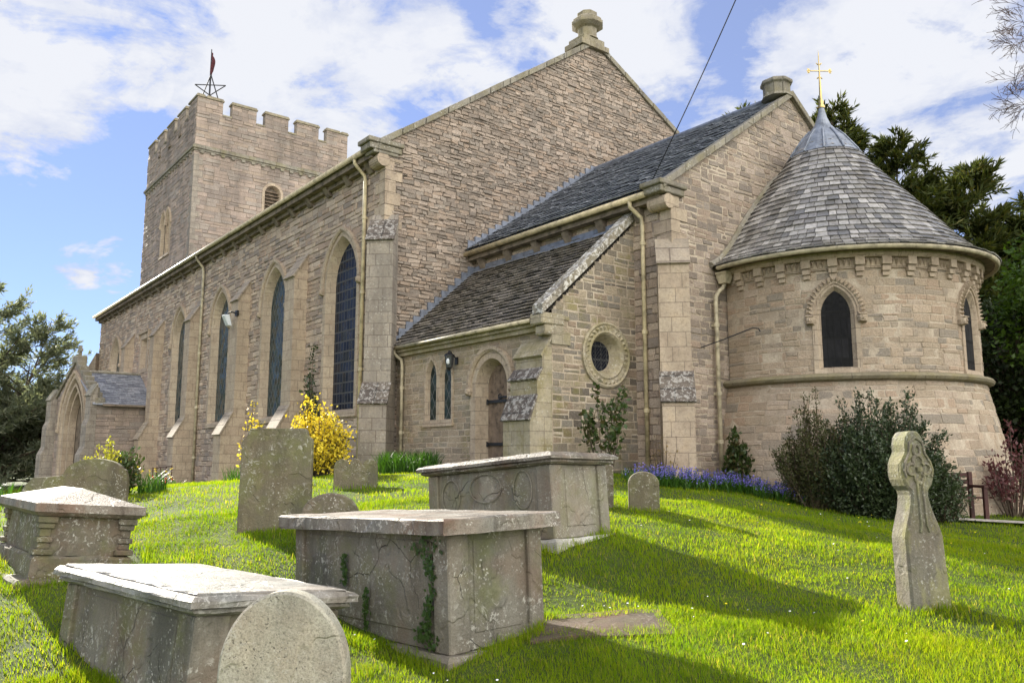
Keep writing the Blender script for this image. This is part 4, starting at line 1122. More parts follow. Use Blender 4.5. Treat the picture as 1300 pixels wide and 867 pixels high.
mb.build('porch_coping', M['cope'], CH, bevel=.015)
mb = MB(); mb.box(-.07, .07, -.17, -.05, AP + .3, AP + .85, 0, lambda a, d, z: fp(pc + a, z, d)); mb.box(-.22, .22, -.165, -.055, AP + .55, AP + .68, 0, lambda a, d, z: fp(pc + a, z, d)); mb.build('porch_cross', M['cope'], CH)
for a in (.25, PL - .28):
    o_ = fp(a, 0, 0)
    buttress((o_[0], o_[1]), (P1[0] - P2[0], P1[1] - P2[1]), .62, [(0, -.4), (.6, -.4), (.6, 1.6), (.42, 2.0), (.42, 3.0), (.3, 3.3), (.3, 4.4), (0, 4.95)], M['buttg'], [(.3, 4.4, 0, 4.95, M['cope'], None)], name='porch_buttress')
# ------------------------------------------------------------------ things fixed on the church
# flagpole with a furled flag, standing on the tower
FX, FY = -48.6, 14.55
o = thing('flagpole', (FX, FY, 21.2), 'thin flagpole with a limp dark red flag on the tower top', 'flagpole')
mb = MB(); mb.tube([(FX, FY, 21.2), (FX, FY, 26.7)], [.05, .03], 8); mb.build('pole', M['iron'], o)
mflag = simple_mat('faded_red_flag', (.085,.03,.035), .9, 0, .1, .4, 3, 0)
mb = MB(); n = 10; prof = []
for i in range(n + 1):
    z = 26.5 - i * .135; w = .06 + .13 * sin(pi * min(1, (i + 1) / n)) ** .8
    prof.append([(FX + .04 + w * .45 * t + .03 * sin(i * 1.3 + t * 5), FY + w * .9 * t + .06 * sin(t * 7 + i * .4), z - .28 * t) for t in (0, .25, .5, .75, 1)])
for d in (0, .02):
    for a, b in zip(prof, prof[1:]): mb.band([(x + d, y - d, z) for x, y, z in a], [(x + d, y - d, z) for x, y, z in b])
mb.build('flag', mflag, o)
mb = MB(); SRD = .98; zc = 24.0
rt = Vector((.55, .83, 0))
pts = [Vector((FX + .12, FY, zc)) + rt * (SRD * sin(2 * pi * k * 2 / 5)) + Vector((0, 0, SRD * cos(2 * pi * k * 2 / 5))) for k in range(6)]
for a, b in zip(pts, pts[1:]): mb.tube([a, b], .035, 6)
mb.tube([(FX + .12, FY, 21.2), (FX + .12, FY, zc + SRD)], .03, 6)
tag(mb.build('star_ornament', M['iron']), 'five-pointed star of dark metal bars above the tower battlements', 'star')

# lantern on the vestry wall
LX, LY, LZ = -16.34, 10.98, 3.9
o = thing('wall_lantern', (LX, 11.2, LZ), 'black wall lantern between the vestry windows and door', 'lantern')
mb = MB(); mb.tube([(LX, 11.22, LZ + .02), (LX, 11.12, LZ + .12), (LX, LY + .02, LZ + .24), (LX, LY, LZ + .2)], .014, 6); mb.box(LX - .05, LX + .05, 11.18, 11.215, LZ - .08, LZ + .1)
mb.build('bracket', M['iron'], o)
mb = MB(); mb.lathe([(.015, .25), (.05, .2), (.13, .14), (.135, .12), (.10, .12)], (LX, LY, LZ), 6); mb.lathe([(.075, -.17), (.055, -.2), (.02, -.24), (.0, -.26)], (LX, LY, LZ), 6)
for k in range(6):
    t = 2 * pi * k / 6; mb.tube([(LX + .072 * cos(t), LY + .072 * sin(t), LZ - .17), (LX + .112 * cos(t), LY + .112 * sin(t), LZ + .12)], .009, 4)
mb.build('lantern_frame', M['iron'], o)
mb = MB(); mb.lathe([(.0, -.165), (.068, -.165), (.105, .115), (.0, .115)], (LX, LY, LZ), 6); mb.build('lantern_glass', simple_mat('smoky_lantern_glass', (.06,.065,.07), .1, 0, .6, .1, 8, 0), o)
mb = MB(); mb.lathe([(.0, -.1), (.04, -.07), (.045, 0), (.02, .05), (0, .06)], (LX + .05, LY - .075, LZ - .01), 8); mb.build('bulb', M['lampglass'], o)

# flood lamp on a nave buttress
o = thing('flood_lamp', (-29.4, 10.25, 6.7), 'small white flood lamp fixed to a nave buttress', 'lamp')
mb = MB(); mb.tube([(-29.4, 10.28, 6.8), (-29.45, 10.05, 6.86), (-29.6, 9.95, 6.8)], .03, 6); mb.box(-29.5, -29.3, 10.2, 10.28, 6.72, 6.92); mb.build('bracket', M['iron'], o)
mb = MB(); mb.hexa([(-29.8, 9.98, 6.35), (-29.5, 9.98, 6.35), (-29.5, 10.12, 6.35), (-29.8, 10.12, 6.35)], [(-29.78, 9.8, 6.74), (-29.52, 9.8, 6.74), (-29.52, 10.02, 6.78), (-29.78, 10.02, 6.78)]); mb.build('lamp_head', M['lampglass'], o, bevel=.02)

mb = MB(); mb.tube([(-11.58, 14.69, 4.03), (-11.1, 14.95, 4.2), (-10.55, 15.25, 4.42), (-10.45, 15.3, 4.4), (-10.42, 15.33, 4.33)], .014, 6)
tag(mb.build('iron_rod', M['iron']), 'thin bent iron rod sticking out beside the apse drainpipe', 'rod')

# overhead cable from the chancel kneeler up to a pole out of view
A_ = Vector((-12.0, 13.6, 7.8)); B_ = Vector((-3.9, 10.6, 14.6))
mb = MB(); mb.tube([A_.lerp(B_, k / 20) + Vector((0, 0, -.35 * sin(pi * k / 20))) for k in range(21)], .012, 5)
cable = mb.build('cable', M['iron']); tag(cable, 'thin black overhead cable rising from the chancel roof corner', 'cable')

# small iron railing by the nave wall
rx0 = -36.2
o = thing('iron_railing', (rx0, 10.0, gz(rx0, 10)), 'low rusty iron railing at the foot of the nave wall', 'railing')
for x in (-37.4, -36.8, -36.2, -35.4, -34.6):
    mb = MB(); g = gz(x, 9.7); mb.tube([(x, 9.7, g - .1), (x, 9.7, g + .95)], .022, 6); mb.build('post', M['rust'], o)
for h in (.45, .9):
    mb = MB(); mb.tube([(-37.4, 9.7, gz(-37.4, 9.7) + h), (-34.6, 9.7, gz(-34.6, 9.7) + h)], .018, 6); mb.build('rail', M['rust'], o)

# ------------------------------------------------------------------ churchyard stones
M['t_grey'] = tomb_mat('grey_brown_tomb_stone', (.20,.182,.15), (.15,.135,.108), (.06,.053,.042), .5, green=.4, rust=.2, cracks=1.0)
M['t_top'] = tomb_mat('pale_lichened_ledger', (.30,.285,.255), (.21,.20,.178), (.085,.075,.062), .5, (.52,.51,.47), spot=9, rough=.5, dark_amt=.7)
M['t_top2'] = tomb_mat('speckled_slab', (.25,.23,.195), (.19,.165,.135), (.06,.045,.035), .8, (.48,.46,.41), spot=14, rough=.6, dark_amt=.85, rust=.5, pits=.6)
M['t_tomb2'] = tomb_mat('pinkish_grey_tomb_stone', (.26,.235,.19), (.205,.185,.15), (.10,.085,.065), .35, green=.3, rust=.3, cracks=1.0)
M['t_white'] = tomb_mat('white_lichened_plinth', (.52,.495,.44), (.42,.395,.34), (.11,.095,.07), .85, (.64,.62,.57), spot=12, dark_amt=.6, pits=.5)
M['t_olive'] = tomb_mat('olive_brown_headstone', (.165,.145,.095), (.125,.11,.072), (.06,.053,.035), .6, (.45,.44,.38), green=.5)
M['t_hip'] = tomb_mat('dark_mossy_tomb_stone', (.16,.14,.105), (.12,.105,.078), (.05,.044,.032), .75, (.45,.44,.39), green=.4, rust=.3)
M['t_pale'] = tomb_mat('pale_pitted_headstone', (.42,.40,.325), (.35,.33,.265), (.15,.135,.105), .35, (.52,.51,.45), spot=16, dark_amt=.55, grain=.85, rust=.3, pits=.8)
M['t_cross'] = tomb_mat('cross_stone', (.19,.175,.14), (.145,.132,.105), (.065,.058,.047), .5, (.5,.49,.44), green=.35, yellow=.16)
M['ivy'] = leaf_mat('ivy_leaves', [(.025,.055,.012), (.05,.09,.02), (.035,.07,.018)], .2)

def local(P0, ax, ay, az):
    m = Matrix.Identity(4)
    for i, a in enumerate((ax, ay, az)):
        for k in range(3): m[k][i] = a[k]
    for k in range(3): m[k][3] = P0[k]
    return m
def tombframe(near, axW, axN):
    """near top corner, long axis (westwards), cross axis -> matrix: x along -axW, so the near corner sits at x=0,y=0 and the tomb runs to x=-L"""
    x = -Vector(axW).normalized(); y = Vector(axN); y = (y - x * y.dot(x)).normalized(); z = x.cross(y)
    return local(near, x, y, z)
def leaf_patch(name, pts, normals, mat, size, parent):
    V = []; F = []
    for p, n in zip(pts, normals):
        n = Vector(n).normalized(); u = n.orthogonal().normalized(); u = Matrix.Rotation(rng.uniform(0, 2 * pi), 3, n) @ u; w = n.cross(u)
        s = size * rng.uniform(.6, 1.3); t = rng.uniform(-.5, .5)
        p = Vector(p); i = len(V)
        V += [p - u * s * .5, p + w * s * .45 + n * s * t * .5, p + u * s * .6 + n * s * .2, p - w * s * .45 + n * s * abs(t) * .6]; F.append((i, i + 1, i + 2, i + 3))
    return np_mesh(name, [tuple(v) for v in V], F, mat, parent)

def wob(pts, amt, seed):
    r = random.Random(seed); return [(p[0] + r.uniform(-amt, amt), p[1] + r.uniform(-amt, amt), p[2] + r.uniform(-amt, amt)) for p in pts]
def slab(mb, W, x0, x1, y0, y1, z0, z1, nx=14, ny=8, amt=.006, under=0.0, cham=.015):
    """a big stone slab with a subtly uneven worn edge"""
    r = random.Random(int(x0 * 997 + z1 * 131 + y1 * 17))
    def edge(z, ins, a):
        P = []
        for k in range(nx): P.append((x0 + ins + (x1 - x0 - 2 * ins) * k / nx, y0 + ins))
        for k in range(ny): P.append((x1 - ins, y0 + ins + (y1 - y0 - 2 * ins) * k / ny))
        for k in range(nx): P.append((x1 - ins - (x1 - x0 - 2 * ins) * k / nx, y1 - ins))
        for k in range(ny): P.append((x0 + ins, y1 - ins - (y1 - y0 - 2 * ins) * k / ny))
        return [W(x + r.uniform(-a, a), y + r.uniform(-a, a), z + r.uniform(-a, a)) for x, y in P]
    rings = [edge(z0, under, amt * .5), edge(z0 + cham, 0, amt), edge(z1 - cham, 0, amt), edge(z1, cham, amt)]
    for a, b in zip(rings, rings[1:]): mb.band(a, b, closed=True)
    mb.poly(rings[-1]); mb.poly(rings[0][::-1])

def chest_tomb(near, axW, axN, L, Wd, H, lid, ov, mats, label, plinth=None, lid_prof='plain', pil=.16, group=None, recess=.04):
    Mx = tombframe(near, axW, axN); base = Mx @ Vector((-L / 2, Wd / 2, -H))
    me = Mx.copy()
    for k in range(3): me[k][3] = base[k]
    o = thing('chest_tomb', base, label, 'tomb', 'chest tombs in the churchyard', M=me)
    W = lambda x, y, z: tuple(Mx @ Vector((x, y, z)))
    body, top, pl = mats
    # body panels and corner pilasters
    mb = MB(); x0, x1, y0, y1 = -L + ov, -ov, ov, Wd - ov
    pr = recess
    mb.box(x0 + pr, x1 - pr, y0 + pr, y1 - pr, -H, -lid, 0, W)
    b = mb.build('body', body, o, bevel=.01)
    for (px0, px1, py0, py1) in ((x0, x0 + pil, y0, y0 + pil), (x1 - pil * 1.3, x1, y0, y0 + pil * 1.3), (x0, x0 + pil, y1 - pil, y1), (x1 - pil, x1, y1 - pil, y1)):
        mb = MB(); mb.box(px0, px1, py0, py1, -H, -lid - .003, 0, W); mb.build('corner_pilaster', body, o, bevel=.012)
    # raised panels on the two visible sides and the hidden ones
    mb = MB(); m = .07
    for s in (0, 1):
        yy = (y0 + pr - .008, y0 + pr + .004) if s == 0 else (y1 - pr - .004, y1 - pr + .008)
        mb.box(x0 + pil + m, x1 - pil * 1.3 - m, yy[0], yy[1], -H + .13, -lid - .06, 0, W)
        xx = (x1 - pr - .004, x1 - pr + .008) if s == 0 else (x0 + pr - .008, x0 + pr + .004)
        mb.box(xx[0], xx[1], y0 + pil * 1.3 + m, y1 - pil - m, -H + .13, -lid - .06, 0, W)
    mb.build('side_panel', body, o, bevel=.006)
    mb = MB()
    if lid_prof == 'plain':
        slab(mb, W, -L, 0, 0, Wd, -lid, 0, amt=.007)
    else:
        slab(mb, W, -L, 0, 0, Wd, -lid * .55, 0, amt=.006, cham=.03); slab(mb, W, -L + .045, -.045, .045, Wd - .045, -lid, -lid * .55 + .005, amt=.006, under=.04, cham=.02)
        slab(mb, W, -L + .07, -.07, .07, Wd - .07, -.002, .018, amt=.005, cham=.01)
    mb.build('lid', top, o)
    if plinth:
        po, ph_ = plinth
        mb = MB(); slab(mb, W, x0 - po, x1 + po, y0 - po, y1 + po, -H - ph_, -H, amt=.01, cham=.03); mb.build('plinth', pl, o)
    return o, W, (x0, x1, y0, y1)

# centre chest tomb
near = Vector((-5.26, 3.50, 1.11))
o1, W1, b1 = chest_tomb(near, (-.9979,-.0462,-.0451), (-.0466,.9989,.008), 2.86, 1.25, 1.04, .125, .12, (M['t_grey'], M['t_top2'], M['t_grey']),
    'chest tomb with a thick flat speckled slab and ivy creeping down its near corner', (.07, .35), 'plain')
pts = []; nn = []
nW = Vector(W1(0, -1, 0)) - Vector(W1(0, 0, 0))
for k in range(360):
    t = rng.random(); z = -.12 - .9 * t ** 1.0
    if -.55 < z < -.45 and rng.random() < .6: continue
    x = -.38 + .05 * sin(z * 9) + rng.gauss(0, .035 + .05 * (z > -.3) + .05 * (z < -.85)); y = b1[2] + .005
    pts.append(W1(x, y - rng.uniform(.0, .03), z)); nn.append(nW)
for k in range(200):
    z = -.35 - .62 * rng.random(); x = -1.35 + .16 * (z < -.55) * 0 + rng.gauss(0, .02) - (.38 if z > -.62 else 0); pts.append(W1(x, b1[2] - rng.uniform(-.01, .02), z)); nn.append(nW)
leaf_patch('ivy', pts, nn, M['ivy'], .035, o1)

# left foreground chest tomb with a moulded lid
near = Vector((-5.62, 1.75, .665))
chest_tomb(near, (-.988,-.150,-.010), (-.148,.985,-.092), 2.62, 1.36, .95, .13, .10, (M['t_grey'], M['t_top'], M['t_grey']),
    'leaning chest tomb with a pale moulded lid behind the round-topped headstone', (.05, .3), 'moulded', pil=.2)

# tall chest tomb with a white plinth
near = Vector((-6.79, 5.93, 1.635))
o3, W3, b3 = chest_tomb(near, (-.982,-.166,-.089), (-.165,.986,-.02), 2.27, 1.30, .95, .12, .11, (M['t_tomb2'], M['t_top2'], M['t_white']),
    'large chest tomb with carved panels, moulded lid and white lichened plinth', (.09, .36), 'moulded', pil=.17)
mb = MB()     # worn relief carving on the long side: wreathed oval and drapery
for (cx_, cz_, rx_, rz_) in ((-1.15, -.33, .26, .17), (-1.75, -.4, .16, .2), (-.55, -.38, .14, .22)):
    ring = [W3(cx_ + rx_ * cos(t), b3[2] + .008, cz_ + rz_ * sin(t)) for t in [2 * pi * k / 24 for k in range(25)]]
    mb.tube(ring, .009, 5)
mb.build('relief_carving', M['t_tomb2'], o3)

# hipped tomb at the far left
near = Vector((-10.08, 1.45, 1.09))
Mx = tombframe(near, (-.9986,-.0526,.0), (-.0526,.9948,-.0877)); L, Wd = 2.1, 1.15
W = lambda x, y, z: tuple(Mx @ Vector((x, y, z)))
me = Mx.copy(); bb = Mx @ Vector((-L / 2, Wd / 2, -.95))
for k in range(3): me[k][3] = bb[k]
o = thing('chest_tomb', bb, 'low tomb with a hipped stone lid and two-step plinth', 'tomb', 'chest tombs in the churchyard', M=me)
mb = MB()
lo = [W(-L, 0, -.09), W(0, 0, -.09), W(0, Wd, -.09), W(-L, Wd, -.09)]; l1 = [W(-L, 0, 0), W(0, 0, 0), W(0, Wd, 0), W(-L, Wd, 0)]
mb.hexa([W(-L + .06, .06, -.14), W(-.06, .06, -.14), W(-.06, Wd - .06, -.14), W(-L + .06, Wd - .06, -.14)], lo); mb.hexa(lo, l1, bottom=False)
r0, r1 = W(-.55, Wd / 2, .17), W(-L + .55, Wd / 2, .17)
mb.poly([l1[0], l1[1], r0, r1]); mb.poly([l1[1], l1[2], r0]); mb.poly([l1[2], l1[3], r1, r0]); mb.poly([l1[3], l1[0], r1])
mb.build('lid', M['t_top2'], o, bevel=.012)
mb = MB(); mb.box(-L + .12, -.12, .12, Wd - .12, -.56, -.141, 0, W); mb.build('body', M['t_hip'], o)
for x in (-L + .08, -.24):
    for y in (.08, Wd - .24):
        mb = MB(); w = .16
        for z0, z1, e in ((-.55, -.49, .02), (-.49, -.42, -.02), (-.42, -.36, .0), (-.36, -.27, -.025), (-.27, -.21, .0), (-.21, -.142, .02)):
            mb.box(x - e, x + w + e, y - e, y + w + e, z0 + .001, z1, 0, W)
        mb.build('corner_baluster', M['t_hip'], o, bevel=.008)
for (pl, z0, z1) in ((-.02, -.80, -.56), (.14, -1.15, -.80)):
    mb = MB(); slab(mb, W, -L + .04 - pl, -.04 + pl, .04 - pl, Wd - .04 + pl, z0, z1 - .002, amt=.008, cham=.03); mb.build('plinth', M['t_hip'], o)

def headstone(base, face, w, h, th, outline, mat, label, lean=0.0, roll=0.0, name='headstone', group=None, bev=.012, sink=.3, extra=None):
    """face: horizontal direction the inscribed side looks; outline: polygon of (x in -1..1 of half width, z in 0..1 of height)"""
    f = Vector((face[0], face[1], 0)).normalized(); r = Vector((f.y, -f.x, 0)) * -1
    Rm = Matrix.Rotation(lean, 3, r) @ Matrix.Rotation(roll, 3, f)
    f2, r2, u2 = Rm @ f, Rm @ r, Rm @ Vector((0, 0, 1))
    Mx = local(base, r2, -f2, u2)          # x right, y away from viewer, z up
    W = lambda x, y, z: tuple(Mx @ Vector((x, y, z)))
    mb = MB()
    pts = [(x * w / 2, z * h if z > 0 else -sink) for x, z in outline]
    A = [W(x, -th / 2, z) for x, z in pts]; B = [W(x, th / 2, z) for x, z in pts]
    mb.poly(A); mb.poly(B[::-1]); mb.band(A, B, closed=True)
    o = mb.build(name, mat, None, bevel=bev)
    # object origin at the base
    o.data.transform(Mx.inverted()); o.matrix_world = Mx
    tag(o, label, 'headstone', group or 'gravestones standing in the churchyard')
    return o, W
def arc(c, r, a0, a1, n, sx=1, sz=1): return [(c[0] + r * cos(a0 + (a1 - a0) * k / n) * sx, c[1] + r * sin(a0 + (a1 - a0) * k / n) * sz) for k in range(n + 1)]
rnd = [(-1, 0)] + [(1, 0)] and [(-1, 0), (1, 0)] + [(cos(t), .53 + .47 * sin(t)) for t in [pi * k / 24 for k in range(25)]]
headstone((-4.50, 1.93, -.15), (.74, -.67), .735, .985, .13, rnd, M['t_pale'], 'round-topped pale pitted headstone in the near foreground', lean=-.02, bev=.015)
tall = [(-1, 0), (1, 0), (1.0, .86), (.97, .9), (.86, .925), (.84, .97), (.78, 1.0), (-.74, 1.0), (-.82, .975), (-.85, .925), (-.97, .89), (-1, .85)]
headstone((-10.6, 4.33, .6), (.8, -.6), .95, 1.36, .14, tall, M['t_olive'], 'tall square-shouldered olive brown headstone left of the yellow shrub', lean=-.03)
low = [(-1, 0), (1, 0)] + [(1.0 * cos(t), .55 + .45 * sin(t)) for t in [pi * k / 16 for k in range(17)]]
headstone((-8.8, 4.27, .60), (.8, -.6), .66, .56, .1, low, M['t_hip'], 'low dark curved-top headstone just behind the centre tomb')
trip = [(-1, 0), (1, 0), (1, .74)] + arc((.64, .78), .33, 0, pi, 6, 1, .55)[1:] + arc((0, .86), .22, 0, pi, 5, 1, .5) + arc((-.64, .78), .33, 0, pi, 6, 1, .55) + [(-1, .74)]
headstone((-13.55, 7.06, .93), (.8, -.6), .80, .62, .1, trip, M['t_olive'], 'small headstone with a triple-lobed top below the yellow shrub')
sm = [(-1, 0), (1, 0), (1, .7)] + [(cos(t), .7 + .3 * sin(t)) for t in [pi * k / 14 for k in range(15)]][1:]
headstone((-7.86, 8.6, .82), (.72, -.69), .43, .55, .13, sm, M['t_olive'], 'small rounded headstone with white lichen right of the white-plinthed tomb', lean=.03)
headstone((-8.35, 8.25, .82), (.78, -.62), .34, .66, .1, [(-1,0),(1,0),(1,.95),(.6,1),(-.9,.98)], M['t_hip'], 'narrow dark mossy slab half hidden behind the white-plinthed tomb', lean=.02)
scr = [(-1, 0), (1, 0), (1, .7), (.95, .84)] + [(.35 + .58 * cos(t), .78 + .24 * sin(t)) for t in [pi * k / 12 for k in range(1, 12)]] + [(-.24, .78), (-.3, .74), (-.8, .72), (-.95, .6), (-1, .5)]
headstone((-15.2, 2.75, .5), (.9, -.44), 1.6, 1.02, .16, scr, M['t_olive'], 'wide scroll-topped mossy headstone in front of the porch')
# celtic cross headstone with a carved front
cf = Vector((.75, -.66)); 
cout = [(-1, 0), (1, 0), (1.0, .46), (.92, .5), (.52, .64), (.46, .70)] + [(.46 + .0 * k, .7) for k in ()] 
ring = []
def CP(x, z): ring.append((x, z))
lb = [(1, 0), (.94, .06), (.89, .42), (.82, .455), (.54, .56), (.44, .615), (.40, .66), (.48, .676), (.63, .70), (.74, .735), (.77, .775), (.74, .82), (.63, .855), (.52, .876), (.47, .89), (.47, .93), (.39, .97), (.22, 1.0), (0, 1.01)]
cout = [(-1, 0)] + lb + [(-x, z) for x, z in lb[-2:0:-1]]
th = .21
oc, WC = headstone((-3.56, 7.57, .19), (.91, -.42), .45, 1.62, th, cout, M['t_cross'], 'leaning cross-headed gravestone with yellow lichen at the right', lean=-.03, roll=.02, name='cross_headstone', bev=.02)
oc['category'] = 'gravestone'
PM[oc.name] = oc.matrix_world.copy()
mb = MB(); hh = 1.62; yf = -th / 2 - .004
def tb(pts, r=.016, closed=False): mb.tube([WC(x, yf, z) for x, z in pts], r, 6)
cz = hh * .79
for k in range(4):          # four-lobed cross in relief with a looped head and long stem
    a = pi / 2 * k
    c = (.075 * cos(a), cz + .075 * sin(a)); tb([(c[0] + .05 * cos(a + t), c[1] + .05 * sin(a + t)) for t in [-2.2 + 4.4 * i / 10 for i in range(11)]], .016)
tb([(.035 * cos(t), cz + .17 + .05 * sin(t)) for t in [2 * pi * i / 12 for i in range(13)]], .015)
for s in (-1, 1):
    tb([(s * .03, cz - .08), (s * .028, cz - .3), (s * .03, cz - .5), (s * .05, cz - .56)], .014)
    tb([(s * .135, cz - .07), (s * .15, cz - .01), (s * .13, cz + .07), (s * .085, cz + .14), (s * .07, cz + .24), (0, cz + .29)], .013)
mb.tube([WC(0, yf - .01, cz - .02), WC(0, yf - .01, cz + .02)], .03, 8)
mb.build('carved_cross', M['t_cross'], oc)

# flat ledger stone sunk in the grass
def LW(x, y): return (-5.02 + x * .75 + y * .66, 4.93 - x * .66 + y * .75)
mb = MB(); nU, nV = 14, 20; top = []
for i in range(nU + 1):
    for j in range(nV + 1):
        x, y = -.36 + .72 * i / nU, -.56 + 1.12 * j / nV
        e = 1 + .05 * sin(7 * x + 3) * cos(5 * y); wx, wy = LW(x * e, y * e); top.append((wx, wy, gz(wx, wy) + .022 + .004 * sin(9 * x + 4 * y)))
F_ = [(i * (nV + 1) + j, (i + 1) * (nV + 1) + j, (i + 1) * (nV + 1) + j + 1, i * (nV + 1) + j + 1) for i in range(nU) for j in range(nV)]
mb.mesh(top, F_)
bd = [i * (nV + 1) for i in range(nU + 1)] + [nU * (nV + 1) + j for j in range(1, nV + 1)] + [i * (nV + 1) + nV for i in range(nU - 1, -1, -1)] + [j for j in range(nV - 1, 0, -1)]
mb.band([top[k] for k in bd], [(top[k][0], top[k][1], top[k][2] - .12) for k in bd], closed=True)
tag(mb.build('ledger_stone', tomb_mat('mossy_ledger', (.13,.092,.065), (.09,.064,.045), (.045,.036,.028), .15, green=.2, yellow=.0, rust=.6), smooth=True), 'flat dark ledger stone sunk in the grass right of the centre tomb', 'grave slab')

# bench end and low wall at the far right
o = thing('bench', (-7.05, 16.75, gz(-7.05, 16.75)), 'dark red-brown wooden bench half hidden behind the dark bush', 'bench')
mw = simple_mat('dark_red_stained_wood', (.055,.022,.018), .6, 0, .3, .4, 6, .3)
g = gz(-7, 16.8)
d1, d2 = Vector((.42, .55)).normalized(), None
bx, by = -6.95, 17.0; ux, uy = -.60, -.80        # bench runs away along this direction, seat depth across
vx, vy = .80, -.60
def BP(a, b, z): return (bx + ux * a + vx * b, by + uy * a + vy * b, g + z)
for a in (0.0, 1.3):
    for b, h in ((0, .92), (.46, .64)):
        mb = MB(); mb.box(a - .035, a + .035, b - .035, b + .035, -.05, h, 0, BP); mb.build('leg', mw, o)
    mb = MB(); mb.box(a - .04, a + .04, .0, .52, .62, .67, 0, BP); mb.build('armrest', mw, o)
mb = MB()
for k in range(4): mb.box(-.02, 1.32, .04 + .11 * k, .13 + .11 * k, .42, .45, 0, BP)
mb.build('seat', mw, o)
mb = MB()
for k in range(3): mb.box(.0, 1.3, -.02, .01, .55 + .13 * k, .64 + .13 * k, 0, BP)
mb.build('backrest', mw, o)
mb = MB(); 
for k in range(10):
    x0 = -7.0 + k * .8
    mb.box(x0, x0 + .79, 22.2, 22.6, gz(x0, 22.4) - .3, gz(x0, 22.4) + .62 + .03 * (k % 2)); mb.box(x0 - .01, x0 + .8, 22.15, 22.65, gz(x0, 22.4) + .66, gz(x0, 22.4) + .76)
tag(mb.build('low_wall', M['buttg'], None, bevel=.01), 'low grey stone wall behind the apse at the far right', 'wall')
# ------------------------------------------------------------------ ground
def axis(c, near, step, far, g=1.16):
    a = list(np.arange(0, near, step)); s = step
    while a[-1] < far: s *= g; a.append(a[-1] + s)
    a = np.array(a); return np.concatenate([c - a[:0:-1], c + a])
gx = axis(-9, 13, .28, 900); gy = axis(8, 13, .28, 900)
X_, Y_ = np.meshgrid(gx, gy, indexing='ij'); Z_ = gz_np(X_, Y_)
nx_, ny_ = X_.shape
idx = np.arange(nx_ * ny_).reshape(nx_, ny_)
Fg = np.stack([idx[:-1, :-1], idx[1:, :-1], idx[1:, 1:], idx[:-1, 1:]], -1).reshape(-1, 4)
m, nt, out = new_mat('turf_and_soil'); N = NT(nt)
pos = N.n('ShaderNodeNewGeometry').outputs['Position']
base = N.ramp(N.noise(pos, 1.4, 6, .65), [(.3, (.045,.07,.012)), (.55, (.07,.10,.016)), (.75, (.09,.105,.025))])
base = N.mix(.8, base, N.ramp(N.noise(pos, 30, 4, .7), [(.3, .5), (.7, 1.3)]), 'MULTIPLY')
b = N.bsdf(base, .9, N.bump(N.noise(pos, 40, 5, .7), .8, .05), .2); N.link(b.outputs[0], out.inputs[0])
tag(np_mesh('ground', np.stack([X_, Y_, Z_], -1), Fg, m, smooth=True), kind='structure')

# gravel path by the far right edge, with a kerb stone
mpath = simple_mat('pale_gravel_path', (.40,.37,.32), .95, 0, .2, .4, 14, .6)
pp = [(-8.2, 15.35), (-6.6, 16.3), (-5.0, 17.3), (-2.5, 18.9), (1.0, 21.2)]
V = []; F_ = []
for i, (x, y) in enumerate(pp):
    dx, dy = (pp[min(i + 1, len(pp) - 1)][0] - pp[max(i - 1, 0)][0], pp[min(i + 1, len(pp) - 1)][1] - pp[max(i - 1, 0)][1]); l = math.hypot(dx, dy); nx0, ny0 = dy / l, -dx / l
    for s_ in (-.3, .3): V.append((x + nx0 * s_, y + ny0 * s_, gz(x + nx0 * s_, y + ny0 * s_) + .05))
for i in range(len(pp) - 1): F_.append((2 * i, 2 * i + 1, 2 * i + 3, 2 * i + 2))
tag(np_mesh('path', V, F_, mpath), kind='structure')

